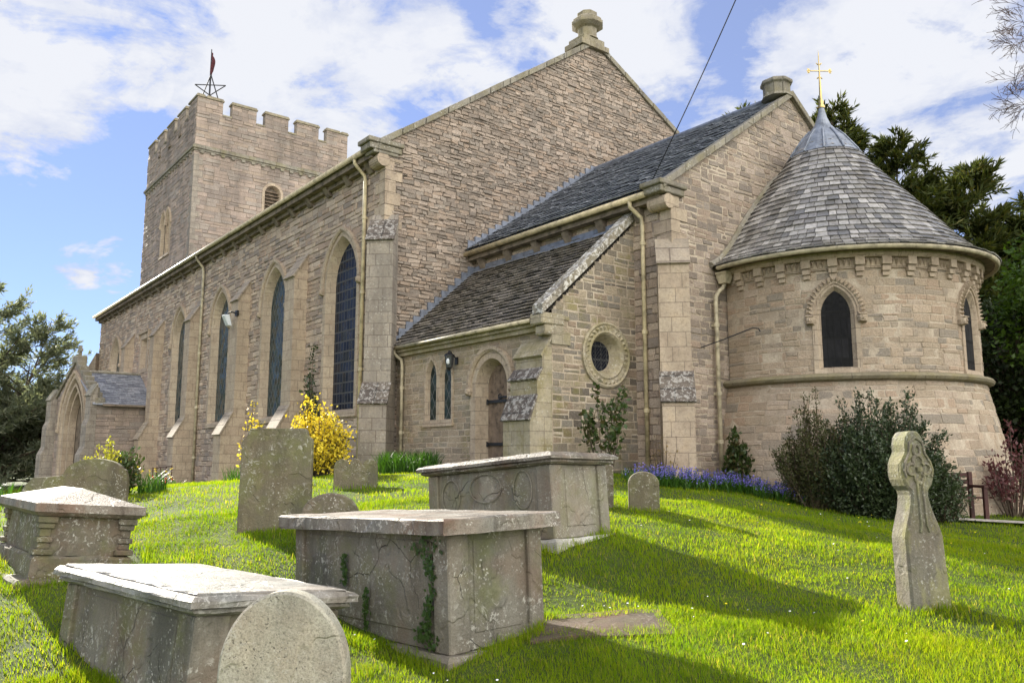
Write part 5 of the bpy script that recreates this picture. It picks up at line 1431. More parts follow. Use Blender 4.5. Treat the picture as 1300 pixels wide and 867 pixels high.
# ------------------------------------------------------------------ grass blades
CAMXY = np.array([0., 0.]); FWD = np.array([-sin(R(51.6)), cos(R(51.6))]); RGT = np.array([FWD[1], -FWD[0]])
foot = [(-5.3, 3.55, -8.0, 4.75), ]
def rects():
    # (cx, cy, ux, uy, half u, half v): stones and buildings where no grass grows
    L = []
    L.append((-6.69, 4.05, 1, .046, 1.33, .52)); L.append((-6.93, 2.22, .988, .15, 1.22, .58)); L.append((-8.0, 6.37, .982, .166, 1.05, .58)); L.append((-11.16, 1.95, .9986, .05, 1.1, .6))
    L.append((-5.02, 4.93, .66, .75, .47, .2))
    return L
RC = rects()
def grow_grass(n, dmin, dmax, half, h, w, seed, bend=.5, clump=1.0):
    g = np.random.default_rng(seed)
    d = np.sqrt(g.uniform(dmin ** 2, dmax ** 2, n)); a = g.uniform(-half, half, n)
    px = FWD[0] * d * np.cos(a) + RGT[0] * d * np.sin(a); py = FWD[1] * d * np.cos(a) + RGT[1] * d * np.sin(a)
    keep = np.ones(n, bool)
    for cx, cy, ux, uy, hu, hv in RC:
        u = (px - cx) * ux + (py - cy) * uy; v = -(px - cx) * uy + (py - cy) * ux
        keep &= ~((abs(u) < hu) & (abs(v) < hv))
    keep &= ~((py > 10.75) & (px < -12.8)) & ~((py > 11.2) & (px < -12.75)) & ~((px < -11.6) & (py > 13.8)) & ~(np.hypot(px + 10.62, py - 18.78) < 3.7) & ~((px < -41.9) & (py > 7.3))
    # uneven sward: clumps and thin patches
    nz = np.sin(px * 2.3 + 1.7 * np.sin(py * 1.9)) * np.sin(py * 2.7 + 1.1 * np.sin(px * 2.2)) + .5 * np.sin(px * 6.1 + py * 3.7) * np.sin(py * 7.3 - px * 2.9)
    px, py, nz = px[keep], py[keep], nz[keep]; n = len(px)
    pz = gz_np(px, py) - .012
    H = h * g.uniform(.45, 1.25, n) * (1 + .35 * nz * clump)
    for hx, hy, hu_ in ((-4.5, 1.93, .45), (-10.6, 4.33, .58), (-13.55, 7.06, .5), (-7.86, 8.6, .34), (-3.56, 7.57, .36), (-8.8, 4.27, .42), (-15.2, 2.75, .9)):
        H = np.where(np.hypot(px - hx, py - hy) < hu_, H * (1.1 + .9 * g.random(n)), H)
    # longer tufts round the foot of the stones
    for cx, cy, ux, uy, hu, hv in RC[:4]:
        u = abs((px - cx) * ux + (py - cy) * uy) - hu; v = abs(-(px - cx) * uy + (py - cy) * ux) - hv
        dd = np.maximum(u, v); H = np.where(dd < .22, H * (1.2 + .9 * g.random(n)), H)
    az = g.uniform(0, 2 * pi, n); ca, sa = np.cos(az), np.sin(az)
    bd = H * bend * g.uniform(.2, 1.3, n); W_ = w * g.uniform(.6, 1.3, n)
    tx, ty = -sa * W_ / 2, ca * W_ / 2
    P = np.zeros((n, 5, 3))
    P[:, 0] = np.stack([px - tx, py - ty, pz], 1); P[:, 1] = np.stack([px + tx, py + ty, pz], 1)
    mx, my, mz = px + ca * bd * .35, py + sa * bd * .35, pz + H * .6
    P[:, 2] = np.stack([mx + tx * .75, my + ty * .75, mz], 1); P[:, 3] = np.stack([mx - tx * .75, my - ty * .75, mz], 1)
    P[:, 4] = np.stack([px + ca * bd, py + sa * bd, pz + H], 1)
    i0 = np.arange(n) * 5
    F = np.concatenate([np.stack([i0, i0 + 1, i0 + 2], 1), np.stack([i0, i0 + 2, i0 + 3], 1), np.stack([i0 + 3, i0 + 2, i0 + 4], 1)])
    return P.reshape(-1, 3), F
sets = [grow_grass(275000, 2.6, 7.5, R(64), .055, .0052, 1, .7), grow_grass(240000, 7.0, 13, R(58), .055, .008, 2, .7), grow_grass(170000, 12.5, 24, R(50), .06, .011, 3), grow_grass(30000, 23, 45, R(42), .12, .05, 4)]
V = []; F_ = []; o_ = 0
for P, F in sets: V.append(P); F_.append(F + o_); o_ += len(P)
mg = leaf_mat('grass_blades', [(.11,.20,.006), (.155,.25,.008), (.19,.27,.010), (.13,.22,.007), (.25,.27,.03)], .55, (1.9, 1.75, .5), .6, .1)
# a lawn of mixed greens with mossy, dry and straw-coloured patches
nt_ = mg.node_tree; Ng = NT(nt_)
pb = next(n for n in nt_.nodes if n.type == 'BSDF_PRINCIPLED'); tb_ = next(n for n in nt_.nodes if n.type == 'BSDF_TRANSLUCENT')
gp = Ng.n('ShaderNodeNewGeometry'); src = pb.inputs['Base Color'].links[0].from_socket
patch = Ng.ramp(Ng.noise(gp.outputs['Position'], .55, 6, .68), [(.36, (.62, .74, .8)), (.5, (1, 1, 1)), (.66, (1.22, 1.08, .9))])
c2 = Ng.mix(1.0, src, patch, 'MULTIPLY')
wn = Ng.n('ShaderNodeTexWhiteNoise', noise_dimensions='1D'); Ng.link(gp.outputs['Random Per Island'], wn.inputs['W'])
dry = Ng.math('MULTIPLY', Ng.math('GREATER_THAN', wn.outputs['Value'], .94), Ng.ramp(Ng.noise(gp.outputs['Position'], 1.7, 4), [(.42, .25), (.6, 1.0)]))
c2 = Ng.mix(dry, c2, (.34, .30, .10))
Ng.link(c2, pb.inputs['Base Color']); Ng.link(Ng.mix(1.0, c2, (1.9, 1.75, .5), 'MULTIPLY'), tb_.inputs['Color'])
tag(np_mesh('grass', np.concatenate(V), np.concatenate(F_), mg), 'short lush lawn between the tombs', None, kind='stuff')

# daisies and dandelions in the lawn
def dots(name, pts, r, mat, label, stalk=.06):
    V = []; F = []
    for x, y, z, s in pts:
        i = len(V); rr = r * s; n = 6
        t = Vector((rng.uniform(-.4, .4), rng.uniform(-.6, .1), 1)).normalized(); u = t.orthogonal().normalized(); w = t.cross(u); c = Vector((x, y, z))
        V += [c + (u * cos(2 * pi * k / n) + w * sin(2 * pi * k / n)) * rr for k in range(n)] + [c + t * rr * .35]
        F += [(i + k, i + (k + 1) % n, i + n) for k in range(n)]
    o = np_mesh(name, [tuple(v) for v in V], F, mat); return tag(o, label, None, kind='stuff')
def lawn_pts(n, spots, hgt):
    P = []
    for cx, cy, s in spots:
        for _ in range(n):
            x, y = cx + rng.gauss(0, s), cy + rng.gauss(0, s); P.append((x, y, gz(x, y) - .02 + hgt * rng.uniform(.7, 1.3), rng.uniform(.6, 1.3)))
    return P
mwhite = simple_mat('white_petals', (.8,.8,.78), .7, 0, .2, .1, 5, 0)
dots('daisies', lawn_pts(6, [(-4.4, 5.9, .35), (-5.0, 5.4, .3), (-3.2, 6.4, .8), (-6, 8.5, .9), (-5, 10, 1.2), (-7, 11, 1.2), (-3.5, 9, 1.5), (-10, 5.5, 1.5), (-6.1, 2.9, .3), (-4.8, 3.0, .4)], .09), .009, mwhite, 'tiny white daisies scattered over the lawn')
dots('dandelions', lawn_pts(7, [(-5, 11, 1.8), (-7, 11.5, 1.2), (-3.5, 8, 1.5), (-8, 12.5, .8), (-4, 13, 1.5)], .1), .014, simple_mat('yellow_petals', (.75,.6,.02), .7, 0, .2, .1, 5, 0), 'yellow dandelions dotted over the shaded lawn')

# ------------------------------------------------------------------ foliage helpers
def leaf_cloud(P, D, L, Wd, g, up=.3, spread=1.0):
    """diamond leaves: P (n,3) points, D (n,3) preferred directions"""
    n = len(P); r = g.normal(size=(n, 3)); d = D + r * spread; d /= np.linalg.norm(d, axis=1)[:, None] + 1e-9
    q = g.normal(size=(n, 3)); q[:, 2] += up; s = np.cross(d, q); s /= np.linalg.norm(s, axis=1)[:, None] + 1e-9
    l = L * g.uniform(.6, 1.35, n)[:, None]; w = Wd * g.uniform(.6, 1.35, n)[:, None]
    nn = np.cross(d, s) * w * .25
    V = np.stack([P, P + d * l * .5 + s * w * .5 + nn, P + d * l, P + d * l * .5 - s * w * .5 + nn], 1).reshape(-1, 3)
    i = np.arange(n) * 4
    return V, np.stack([i, i + 1, i + 2, i + 3], 1)
def merge(L):
    V = []; F = []; o = 0
    for v, f in L: V.append(v); F.append(f + o); o += len(v)
    return np.concatenate(V), np.concatenate(F)
def bez(a, b, c, n): return [tuple(np.array(a) * (1 - t) ** 2 + 2 * np.array(b) * t * (1 - t) + np.array(c) * t * t) for t in np.linspace(0, 1, n)]

bark = simple_mat('brown_bark', (.10,.075,.055), .9, 0, .2, .4, 9, .6)
bark_grey = simple_mat('grey_twig_bark', (.115,.085,.075), .9, 0, .2, .3, 9, .4)

def yew(name, base, height, radius, seed, label, leafmat, stems, density=1.0, spray=(.26, .075), crown_low=.1, openness=.0, dropz=.0):
    """conifer with several leaders; foliage as drooping sprays carried on real limbs"""
    g = np.random.default_rng(seed); r = random.Random(seed)
    o = thing(name, base, label, 'tree')
    mb = MB(); sprays = []; B = Vector(base)
    for (ox, oy, hfrac, rfrac, lean) in stems:
        top = B + Vector((ox * radius, oy * radius, height * hfrac)); b0 = B + Vector((ox * radius * .12, oy * radius * .12, -.3))
        mid = b0.lerp(top, .5) + Vector((ox, oy, 0)) * radius * lean
        trunk = bez(b0, mid, top, 14)
        mb.tube(trunk, [max(.02, .30 * (1 - i / 13.0) ** 1.4 * height / 12) for i in range(14)], 7)
        nl = int(92 * density)
        for k in range(nl):
            t = crown_low + (1 - crown_low) * (k + r.random()) / nl
            i = min(12, int(t * 13)); p = Vector(trunk[i]).lerp(Vector(trunk[i + 1]), t * 13 - i)
            rad = radius * rfrac * (1 - t ** 1.4) ** .8 * r.uniform(.55, 1.15) + .3
            az = r.uniform(0, 2 * pi); el = r.uniform(.05, .55) + .5 * t
            d = Vector((cos(az) * cos(el), sin(az) * cos(el), sin(el)))
            e = p + d * rad + Vector((0, 0, -.08 * rad)); m_ = p.lerp(e, .5) + Vector((0, 0, .12 * rad))
            limb = bez(p, m_, e, 6); mb.tube(limb, [max(.008, .05 * rad / 3 * (1 - q / 6)) for q in range(6)], 4, cap=False)
            # sub sprays along the outer part of each limb
            ns = max(4, int(rad * 6.0))
            for q in range(ns):
                s_ = .2 + .8 * (q + r.random()) / ns; j = min(4, int(s_ * 5)); c = Vector(limb[j]).lerp(Vector(limb[j + 1]), s_ * 5 - j)
                a2 = az + r.uniform(-1.2, 1.2); dd = Vector((cos(a2), sin(a2), r.uniform(.0, 1.0)))
                if r.random() < openness: continue
                L_ = r.uniform(.35, .95) * min(1.2, .4 + rad * .3)
                m2 = int(20 * density) + 4
                u = g.random(m2)[:, None]; P = np.array(c) + np.array(dd) * L_ * u + g.normal(scale=.06, size=(m2, 3)) * (1 - .6 * u)
                D = np.repeat(np.array([dd]), m2, 0); D[:, 2] -= dropz
                sprays.append(leaf_cloud(P, D, spray[0], spray[1], g, .5, .55))
    mb.build('trunk', bark, o, recalc=False)
    V, F = merge(sprays); np_mesh('foliage', V, F, leafmat, o)
    return o
m_yew = leaf_mat('yew_needles', [(.035,.050,.014), (.052,.070,.018), (.075,.09,.022), (.045,.06,.016), (.11,.105,.028)], .3, (1.5,1.4,.6), .6, .2)
m_yewl = leaf_mat('left_conifer_needles', [(.13,.155,.11), (.16,.18,.125), (.19,.195,.125), (.14,.165,.115)], .45, (1.45,1.5,1.0), .6, .2)
g0 = gz(-14, 30)
yew('yew_tree', (-14.2, 29.5, g0), 14.6, 5.4, 5, 'tall dark yew with several feathery tops behind the round apse', m_yew,
    [(-.68, -.72, .97, .55, .1), (-.25, -.25, .98, .62, .1), (.08, .0, .88, .66, .15), (.42, .35, .80, .7, .2), (.75, .62, .70, .66, .25), (.1, -.2, .55, .95, .1), (1.0, .9, .52, .62, .2)], 1.3, (.32, .078), .05, .0)
yew('conifer_tree', (-57.9, 4.9, gz(-58, 4.9)), 11.9, 6.9, 9, 'large open-branched conifer at the left behind the porch', m_yewl,
    [(0, 0, 1.0, 1.0, 0), (-.5, -.3, .8, .8, .1), (.35, .45, .84, .8, .1), (.2, -.5, .66, .9, .1), (-.1, .1, .4, 1.15, 0), (.5, .7, .5, .8, .1)], .62, (.36, .085), .03, .2)
# broadleaf tree at the right edge
def broadleaf(name, base, height, rads, seed, label, mat, nclump, nleaf, lsize, low=.1):
    g = np.random.default_rng(seed); r = random.Random(seed); o = thing(name, base, label, 'tree'); B = Vector(base); mb = MB()
    top = B + Vector((0, 0, height * .85)); mb.tube(bez(B - Vector((0, 0, .3)), B.lerp(top, .5) + Vector((.3, .1, 0)), top, 8), [.16 * (1 - i / 8.5) for i in range(8)], 7)
    L = []
    for k in range(nclump):
        while True:
            q = Vector((r.uniform(-1, 1), r.uniform(-1, 1), r.uniform(-1, 1)))
            if .35 < q.length < 1: break
        c = B + Vector((q.x * rads, q.y * rads, height * (low + (1 - low) * (q.z + 1) / 2)))
        mb.tube(bez(B + Vector((0, 0, height * .3)), c.lerp(B + Vector((0, 0, height * .5)), .5), c, 5), [.04, .03, .02, .012, .006], 4, cap=False)
        s = r.uniform(.35, .7); P = np.array(c) + g.normal(scale=s * .5, size=(nleaf, 3)) * np.array([1, 1, .55])
        D = P - np.array(c); D[:, 2] -= .2; L.append(leaf_cloud(P, D, lsize, lsize * .62, g, 1.2, .5))
    mb.build('trunk', bark, o, recalc=False); V, F = merge(L); np_mesh('foliage', V, F, mat, o); return o
m_bl = leaf_mat('bright_green_leaves', [(.05,.10,.012), (.075,.14,.016), (.10,.17,.022), (.06,.115,.014)], .4, (1.5,1.5,.6), .45, .4)
broadleaf('broadleaf_tree', (-6.2, 26.6, gz(-6, 26.6)), 9.2, 3.1, 21, 'bright green broadleaf tree at the right edge beside the apse', m_bl, 150, 130, .17)
m_dk = leaf_mat('dark_hedge_leaves', [(.02,.035,.009), (.03,.05,.012), (.04,.06,.015)], .2, (1.3,1.3,.7), .5, .3)
broadleaf('dark_holly_tree', (-9.6, 27.6, gz(-9, 27)), 6.5, 2.4, 22, 'dark dense holly tree behind the apse foot', m_dk, 110, 120, .16, .0)

# bare trees on the right
def bare(name, base, limbs, seed, label, depth=5, tw=.5, r0=.2, kids=(2, 3)):
    r = random.Random(seed); o = thing(name, base, label, 'tree'); mt = MB(); mbr = MB(); B = Vector(base)
    def twig(p, d, L, rad, lev):
        pts = [p]; q = p.copy(); dd = d.copy()
        for i in range(4):
            dd = (dd + Vector((r.gauss(0, .16), r.gauss(0, .16), r.gauss(0, .12) - .03))).normalized(); q = q + dd * L / 4; pts.append(q.copy())
        mbr.tube(pts, [max(.004, rad * (1 - .14 * i)) for i in range(5)], 5 if rad > .02 else 3, cap=False)
        if lev <= 0: return
        for k in range(r.randint(*kids) + 1):
            t = r.uniform(.35, 1.0); i = min(3, int(t * 4)); c = pts[i].lerp(pts[i + 1], t * 4 - i)
            ax = Vector((r.gauss(0, 1), r.gauss(0, 1), r.gauss(0, 1))).normalized(); nd = (Matrix.Rotation(r.uniform(.35, .95), 3, ax) @ dd)
            twig(c, nd, L * r.uniform(.5, .78), rad * .58, lev - 1)
    topz = max(l[0][2] for l in limbs)
    mt.tube([B + Vector((0, 0, -.3)), B + Vector((.05, .05, topz * .4)), B + Vector((-.05, .1, topz - B.z * 0 + .2 - B.z))], [r0 * 1.3, r0, r0 * .6], 9)
    for st, en, rad in limbs:
        s_, e = Vector(st), Vector(en); pts = bez(s_, s_.lerp(e, .5) + Vector((0, 0, .3)), e, 8); mbr.tube(pts, [rad * (1 - i / 9.5) for i in range(8)], 6, cap=False)
        for k in range(9):
            t = .35 + .65 * (k + r.random()) / 9; i = min(6, int(t * 7)); c = Vector(pts[i]).lerp(Vector(pts[i + 1]), t * 7 - i)
            d = (e - s_).normalized(); ax = Vector((r.gauss(0, 1), r.gauss(0, 1), r.gauss(0, 1))).normalized()
            twig(c, Matrix.Rotation(r.uniform(.3, .8), 3, ax) @ d, tw * r.uniform(.7, 1.2), rad * .4 * (1.2 - t), depth - 2)
    mt.build('trunk', bark_grey, o, recalc=False); mbr.build('branches', bark_grey, o, recalc=False); return o
gb = gz(-3.9, 18.4)
bare('bare_tree', (-3.9, 18.4, gb), [((-3.9, 18.4, 7.6), (-4.95, 16.4, 9.75), .06), ((-3.9, 18.4, 7.2), (-5.0, 16.2, 8.75), .06), ((-3.9, 18.4, 6.8), (-5.0, 16.25, 8.15), .05), ((-3.9, 18.4, 8), (-2.6, 19.5, 10.5), .08), ((-3.9, 18.4, 7.5), (-3.2, 20.2, 9.5), .07)], 3,
     'leafless tree reaching thin twigs in from the upper right edge', 5, .62, .16)
gb = gz(-14.5, 46)
bare('bare_tree', (-12.2, 48.6, gb), [((-12.2, 48.6, 5 + k * .9), (-12.2 + dx, 48.6 + dy, 7.5 + z), .10) for k, (dx, dy, z) in enumerate([(-1.4, -1.5, 3.2), (-1.0, -1.6, 5.2), (-.4, -.6, 7.4), (.8, .9, 6.8), (1.3, 1.5, 4.6), (-1.7, -1.8, 1.2)])], 8,
     'distant leafless tree behind the yew at the right edge', 5, 1.4, .26, (3, 3))

# ------------------------------------------------------------------ shrubs and plants
def shrub(name, base, rx, ry, h, seed, label, mats, nstem, nleaf, lsize, lw=.5, spiky=.3, cat='shrub', flowers=None, stemr=.018, top=None, group=None, sc=.12, hollow=.25):
    g = np.random.default_rng(seed); r = random.Random(seed); o = thing(name, base, label, cat, group); B = Vector(base); mb = MB(); L = []; FL = []
    for k in range(nstem):
        az = 2 * pi * (k + r.random()) / nstem; ro = math.sqrt(r.uniform(.02, 1)); hz = h * (1 - .55 * ro ** 2) * r.uniform(.62, 1.08) * (1 + spiky * (r.random() ** 3))
        e = B + Vector((cos(az) * ro * rx, sin(az) * ro * ry, hz)); s0 = B + Vector((cos(az) * ro * rx * .25, sin(az) * ro * ry * .25, -.08))
        pts = bez(s0, s0.lerp(e, .45) + Vector((cos(az) * .08, sin(az) * .08, hz * .12)), e, 7)
        mb.tube(pts, [stemr * (1 - q / 8) for q in range(7)], 4, cap=False)
        m2 = nleaf; t = np.clip(g.uniform(hollow, 1.03, m2), 0, .999) ; i = (t * 6).astype(int); fr_ = (t * 6 - i)[:, None]; A = np.array(pts)
        P = A[i] * (1 - fr_) + A[np.minimum(i + 1, 6)] * fr_ + g.normal(scale=sc, size=(m2, 3)) * (1.15 - .8 * t[:, None])
        P[:, 2] = np.maximum(P[:, 2], B.z + .02)
        D = np.repeat(np.array([(Vector(pts[-1]) - Vector(pts[-3])).normalized()]), m2, 0)
        L.append(leaf_cloud(P, D, lsize, lsize * lw, g, .6, .75))
        if flowers:
            mf = flowers[1]; t = np.clip(g.uniform(flowers[3], 1.02, mf), 0, .999); i = (t * 6).astype(int); fr_ = (t * 6 - i)[:, None]
            P = A[i] * (1 - fr_) + A[np.minimum(i + 1, 6)] * fr_ + g.normal(scale=sc * .8, size=(mf, 3))
            FL.append(leaf_cloud(P, np.repeat(D[:1], mf, 0), flowers[2], flowers[2] * .8, g, .3, 1.2))
    mb.build('stem', bark, o, recalc=False); V, F = merge(L); np_mesh('leaves', V, F, mats, o)
    if flowers:
        V, F = merge(FL); fo = np_mesh('flowers', V, F, flowers[0], o)
        if len(F) > 100: fo['kind'] = 'stuff'
    return o
m_bush = leaf_mat('dark_green_bush_leaves', [(.028,.045,.018), (.045,.065,.026), (.06,.085,.035), (.035,.055,.02)], .15, (1.2,1.3,.8), .4, .45)
m_bush2 = leaf_mat('olive_bush_leaves', [(.05,.065,.02), (.07,.08,.025), (.08,.065,.03), (.055,.07,.02)], .25, (1.3,1.3,.7), .5, .3)
m_plum = leaf_mat('plum_red_leaves', [(.10,.035,.035), (.14,.05,.05), (.17,.09,.085), (.12,.04,.045)], .3, (1.3,1,1), .5, .3)
m_rose = leaf_mat('rose_leaves', [(.035,.06,.015), (.05,.085,.02), (.075,.055,.02)], .25, (1.3,1.4,.7), .4, .4)
m_forsy = leaf_mat('forsythia_leaves', [(.07,.075,.02), (.10,.09,.025), (.13,.10,.03)], .3, None, .5, .3)
m_yel = leaf_mat('yellow_blossom', [(.70,.55,.04), (.80,.66,.06), (.62,.46,.03)], .3, (1.1,1.05,.8), .6, .2)
m_lily = leaf_mat('fresh_green_blades', [(.035,.09,.012), (.05,.12,.016), (.06,.14,.02)], .35, (1.4,1.5,.6), .4, .4)
m_blue = leaf_mat('bluebell_flowers', [(.13,.11,.42), (.18,.16,.52), (.24,.20,.58)], .25, (1.1,1.1,1.1), .7, .2)

def G(x, y, dz=0): return (x, y, gz(x, y) + dz)
shrub('bush', G(-7.6, 14.75), 1.2, 1.2, 2.0, 31, 'large dense dark green bush in front of the apse', m_bush, 190, 380, .068, .5, .4, 'bush', sc=.14, hollow=.08)
shrub('bush', G(-8.55, 14.15), .8, .75, 1.75, 32, 'olive brown twiggy bush joined to the left side of the dark bush', m_bush2, 90, 190, .06, .4, .45, 'bush', sc=.09, hollow=.2)
shrub('bush', G(-7.0, 15.75), .55, .55, 1.2, 38, 'small low dark shrub between the big bush and the bench', m_bush, 44, 110, .06, .5, .25, 'bush', sc=.1, hollow=.1)
shrub('plum_shrub', G(-6.62, 18.15), .55, .5, 1.6, 33, 'plum red shrub against the right foot of the apse', m_plum, 26, 45, .09, .55, .4, 'shrub', sc=.12, hollow=.45)
shrub('rose_bush', G(-11.9, 11.9), .62, .5, 1.9, 34, 'sparse climbing rose under the round window', m_rose, 11, 46, .11, .75, .45, 'rose', sc=.12, hollow=.45)
shrub('climbing_shrub', G(-10.9, 14.9), .24, .24, 1.35, 35, 'leafy green climber at the foot of the apse drainpipe', m_rose, 10, 90, .11, .65, .3, 'shrub', sc=.1, hollow=.35)
shrub('twiggy_shrub', G(-11.5, 13.2), .35, .3, 1.0, 36, 'straw brown twiggy dry plant at the foot of the chancel buttress', leaf_mat('dry_leaves', [(.22,.16,.07), (.28,.2,.09), (.10,.09,.03)], .25), 16, 12, .07, .3, .4, 'shrub', sc=.08)
shrub('forsythia', G(-18.0, 8.35), .85, .8, 1.6, 37, 'large forsythia in full yellow bloom by the nave corner', m_forsy, 80, 40, .07, .4, .35, 'shrub', flowers=(m_yel, 62, .08, .38), sc=.12, hollow=.2)
shrub('forsythia', G(-17.9, 6.8), .3, .3, 1.62, 39, 'spray of yellow blossom rising behind the tall headstone', m_forsy, 16, 16, .07, .4, .3, 'shrub', flowers=(m_yel, 26, .075, .65), sc=.09, hollow=.4)
shrub('ivy_column', (-22.9, 10.35, 2.0), .4, .12, 2.0, 40, 'tall dark ivy climbing the nave wall beside the largest window', m_bush, 14, 90, .09, .8, .5, 'ivy', sc=.14, hollow=.1)
shrub('yellow_shrub', G(-16.3, 3.35), .3, .3, 1.15, 41, 'small bright yellow-green shrub behind the scroll-topped headstone', leaf_mat('yellow_green_leaves', [(.22,.22,.03), (.34,.31,.04), (.28,.27,.03)], .35), 20, 60, .07, .55, .3, 'shrub', sc=.1, hollow=.3)
shrub('laurel_shrub', G(-17.2, 3.9), .35, .35, 1.05, 42, 'low dark green shrub beside the yellow-green shrub', m_rose, 20, 60, .09, .5, .2, 'shrub', sc=.1, hollow=.3)

def blades(name, base, rad, h, n, seed, label, mat, cat='plant', w=.028, flowers=None, ry=None, bend=.6):
    g = np.random.default_rng(seed); r = random.Random(seed); o = thing(name, base, label, cat); V = []; F = []; FV = []
    for k in range(n):
        a = r.uniform(0, 2 * pi); q = math.sqrt(r.random()); x = base[0] + cos(a) * q * rad; y = base[1] + sin(a) * q * (ry or rad); z = gz(x, y) - .03
        az = r.uniform(0, 2 * pi); L = h * r.uniform(.6, 1.15); bd = L * bend * r.uniform(.3, 1.2); tx, ty = -sin(az) * w / 2, cos(az) * w / 2; i = len(V)
        for t in (0, .3, .6, .85, 1):
            ww = (1 - t ** 2 * .97); px, py, pz = x + cos(az) * bd * t * t, y + sin(az) * bd * t * t, z + L * (t - .28 * bend * t * t)
            V += [(px - tx * ww, py - ty * ww, pz), (px + tx * ww, py + ty * ww, pz)]
        F += [(i + 2 * j, i + 2 * j + 1, i + 2 * j + 3, i + 2 * j + 2) for j in range(4)]
        if flowers and r.random() < flowers[1]: FV.append((V[-1][0], V[-1][1], V[-1][2] + r.uniform(-.03, .08)))
    np_mesh('leaves', V, F, mat, o)
    if FV:
        
        for q in FV:
            P = np.repeat(np.array([q]), 8, 0) + g.normal(scale=.008, size=(8, 3)); v, f = leaf_cloud(P, np.zeros_like(P) + np.array([0, 0, .3]), flowers[2], flowers[2] * .8, g, .2, 1); np_mesh('flower', v, f, flowers[0], o)
    return o
blades('daylily_clump', G(-16.6, 10.0), 1.15, .62, 900, 51, 'clump of long strappy green leaves at the foot of the vestry wall', m_lily, 'plant', .03, None, .5)
blades('daffodil_clump', G(-16.9, 4.4), .26, .52, 130, 52, 'clump of daffodils standing in front of the nave wall', m_lily, 'plant', .022, (m_yel, .09, .03))
blades('leafy_clump', G(-23.0, 8.6), .7, .6, 240, 53, 'green leaf clump at the foot of the nave buttress left of the tall headstone', m_lily, 'plant', .03)
blades('leafy_clump', G(-18.5, 1.2), 1.1, .5, 420, 54, 'leafy green clump at the far left behind the hipped tomb', m_lily, 'plant', .035, (mwhite, .05, .05))
blades('tulip_clump', G(-22.5, 6.2), .35, .3, 40, 55, 'few red tulips in the grass before the nave wall', m_lily, 'plant', .03, (leaf_mat('red_tulip', [(.55,.05,.03), (.6,.09,.04)], .2), .16, .04))
blades('border_plants', G(-10.6, 11.9), .8, .32, 260, 56, 'low green border plants along the chancel foot', m_lily, 'plant', .035, None, .35)
# bluebells along the chancel and apse foot
g = np.random.default_rng(60); V = []; F = []; o_ = 0
line = [(-10.4, 11.5), (-10.0, 12.2), (-9.75, 12.9), (-9.4, 13.5), (-8.9, 14.0)]
stalk = []; bells = []
for k in range(560):
    t = g.random() * (len(line) - 1); i = int(t)
    if sin(t * 9.0) + .6 * sin(t * 23.0) < g.normal(scale=.5) - .25: continue
    a = np.array(line[i]) * (1 - t + i) + np.array(line[i + 1]) * (t - i); x, y = a + g.normal(scale=.16, size=2) + .12 * np.sin(np.array([k * .7, k * 1.1])); z = gz(x, y); h = g.uniform(.2, .42)
    stalk.append((x, y, z, h))
    for q in range(9): bells.append((x + g.normal(scale=.02), y + g.normal(scale=.02), z + h * (.62 + .42 * q / 9)))
SV = []; SF = []
for x, y, z, h in stalk:
    i = len(SV); a = g.uniform(0, 6.28); SV += [(x - .005, y, z - .02), (x + .005, y, z - .02), (x + .004, y, z + h), (x - .004, y, z + h)]; SF.append((i, i + 1, i + 2, i + 3))
    for q in range(3):
        i = len(SV); a = g.uniform(0, 6.28); L = g.uniform(.15, .3); SV += [(x, y, z - .02), (x + cos(a) * .06 - sin(a) * .014, y + sin(a) * .06 + cos(a) * .014, z + L * .6), (x + cos(a) * .16, y + sin(a) * .16, z + L), (x + cos(a) * .06 + sin(a) * .014, y + sin(a) * .06 - cos(a) * .014, z + L * .6)]; SF.append((i, i + 1, i + 2, i + 3))
P = np.array(bells); v, f = leaf_cloud(P, np.zeros_like(P) + np.array([0, 0, -.6]), .034, .028, g, .1, .8)
np_mats = [m_blue, m_lily]
allV = np.concatenate([v, np.array(SV)]); allF = np.concatenate([f, np.array(SF) + len(v)])
ob = np_mesh('bluebells', allV, allF, np_mats)
ob.data.polygons.foreach_set('material_index', np.r_[np.zeros(len(f), np.int32), np.ones(len(SF), np.int32)].astype(np.int32))
tag(ob, 'drift of violet bluebells along the foot of the apse', None, kind='stuff')

# ------------------------------------------------------------------ sky, sun, camera
SUN_AZ_S, SUN_EL = R(-.5), R(23.0)          # a few degrees south of west
sd = Vector((-cos(SUN_AZ_S) * cos(SUN_EL), -sin(SUN_AZ_S) * cos(SUN_EL), sin(SUN_EL)))
w = bpy.data.worlds.new('World'); SC.world = w; w.use_nodes = True
nt = w.node_tree; nt.nodes.clear(); N = NT(nt)
outw = nt.nodes.new('ShaderNodeOutputWorld')
sky = N.n('ShaderNodeTexSky', sky_type='NISHITA'); sky.sun_disc = False; sky.sun_elevation = SUN_EL
sky.sun_rotation = math.atan2(sd.x, sd.y); sky.air_density = 1.0; sky.dust_density = .0; sky.ozone_density = 3.0; sky.altitude = 60
tc = N.n('ShaderNodeTexCoord').outputs['Generated']
sep = N.n('ShaderNodeSeparateXYZ'); N.link(tc, sep.inputs[0])
zc = N.math('ADD', N.math('MAXIMUM', sep.outputs[2], 0.0), .16)
cmb = N.n('ShaderNodeCombineXYZ'); N.link(N.math('DIVIDE', sep.outputs[0], zc), cmb.inputs[0]); N.link(N.math('DIVIDE', sep.outputs[1], zc), cmb.inputs[1])
cv = cmb.outputs[0]
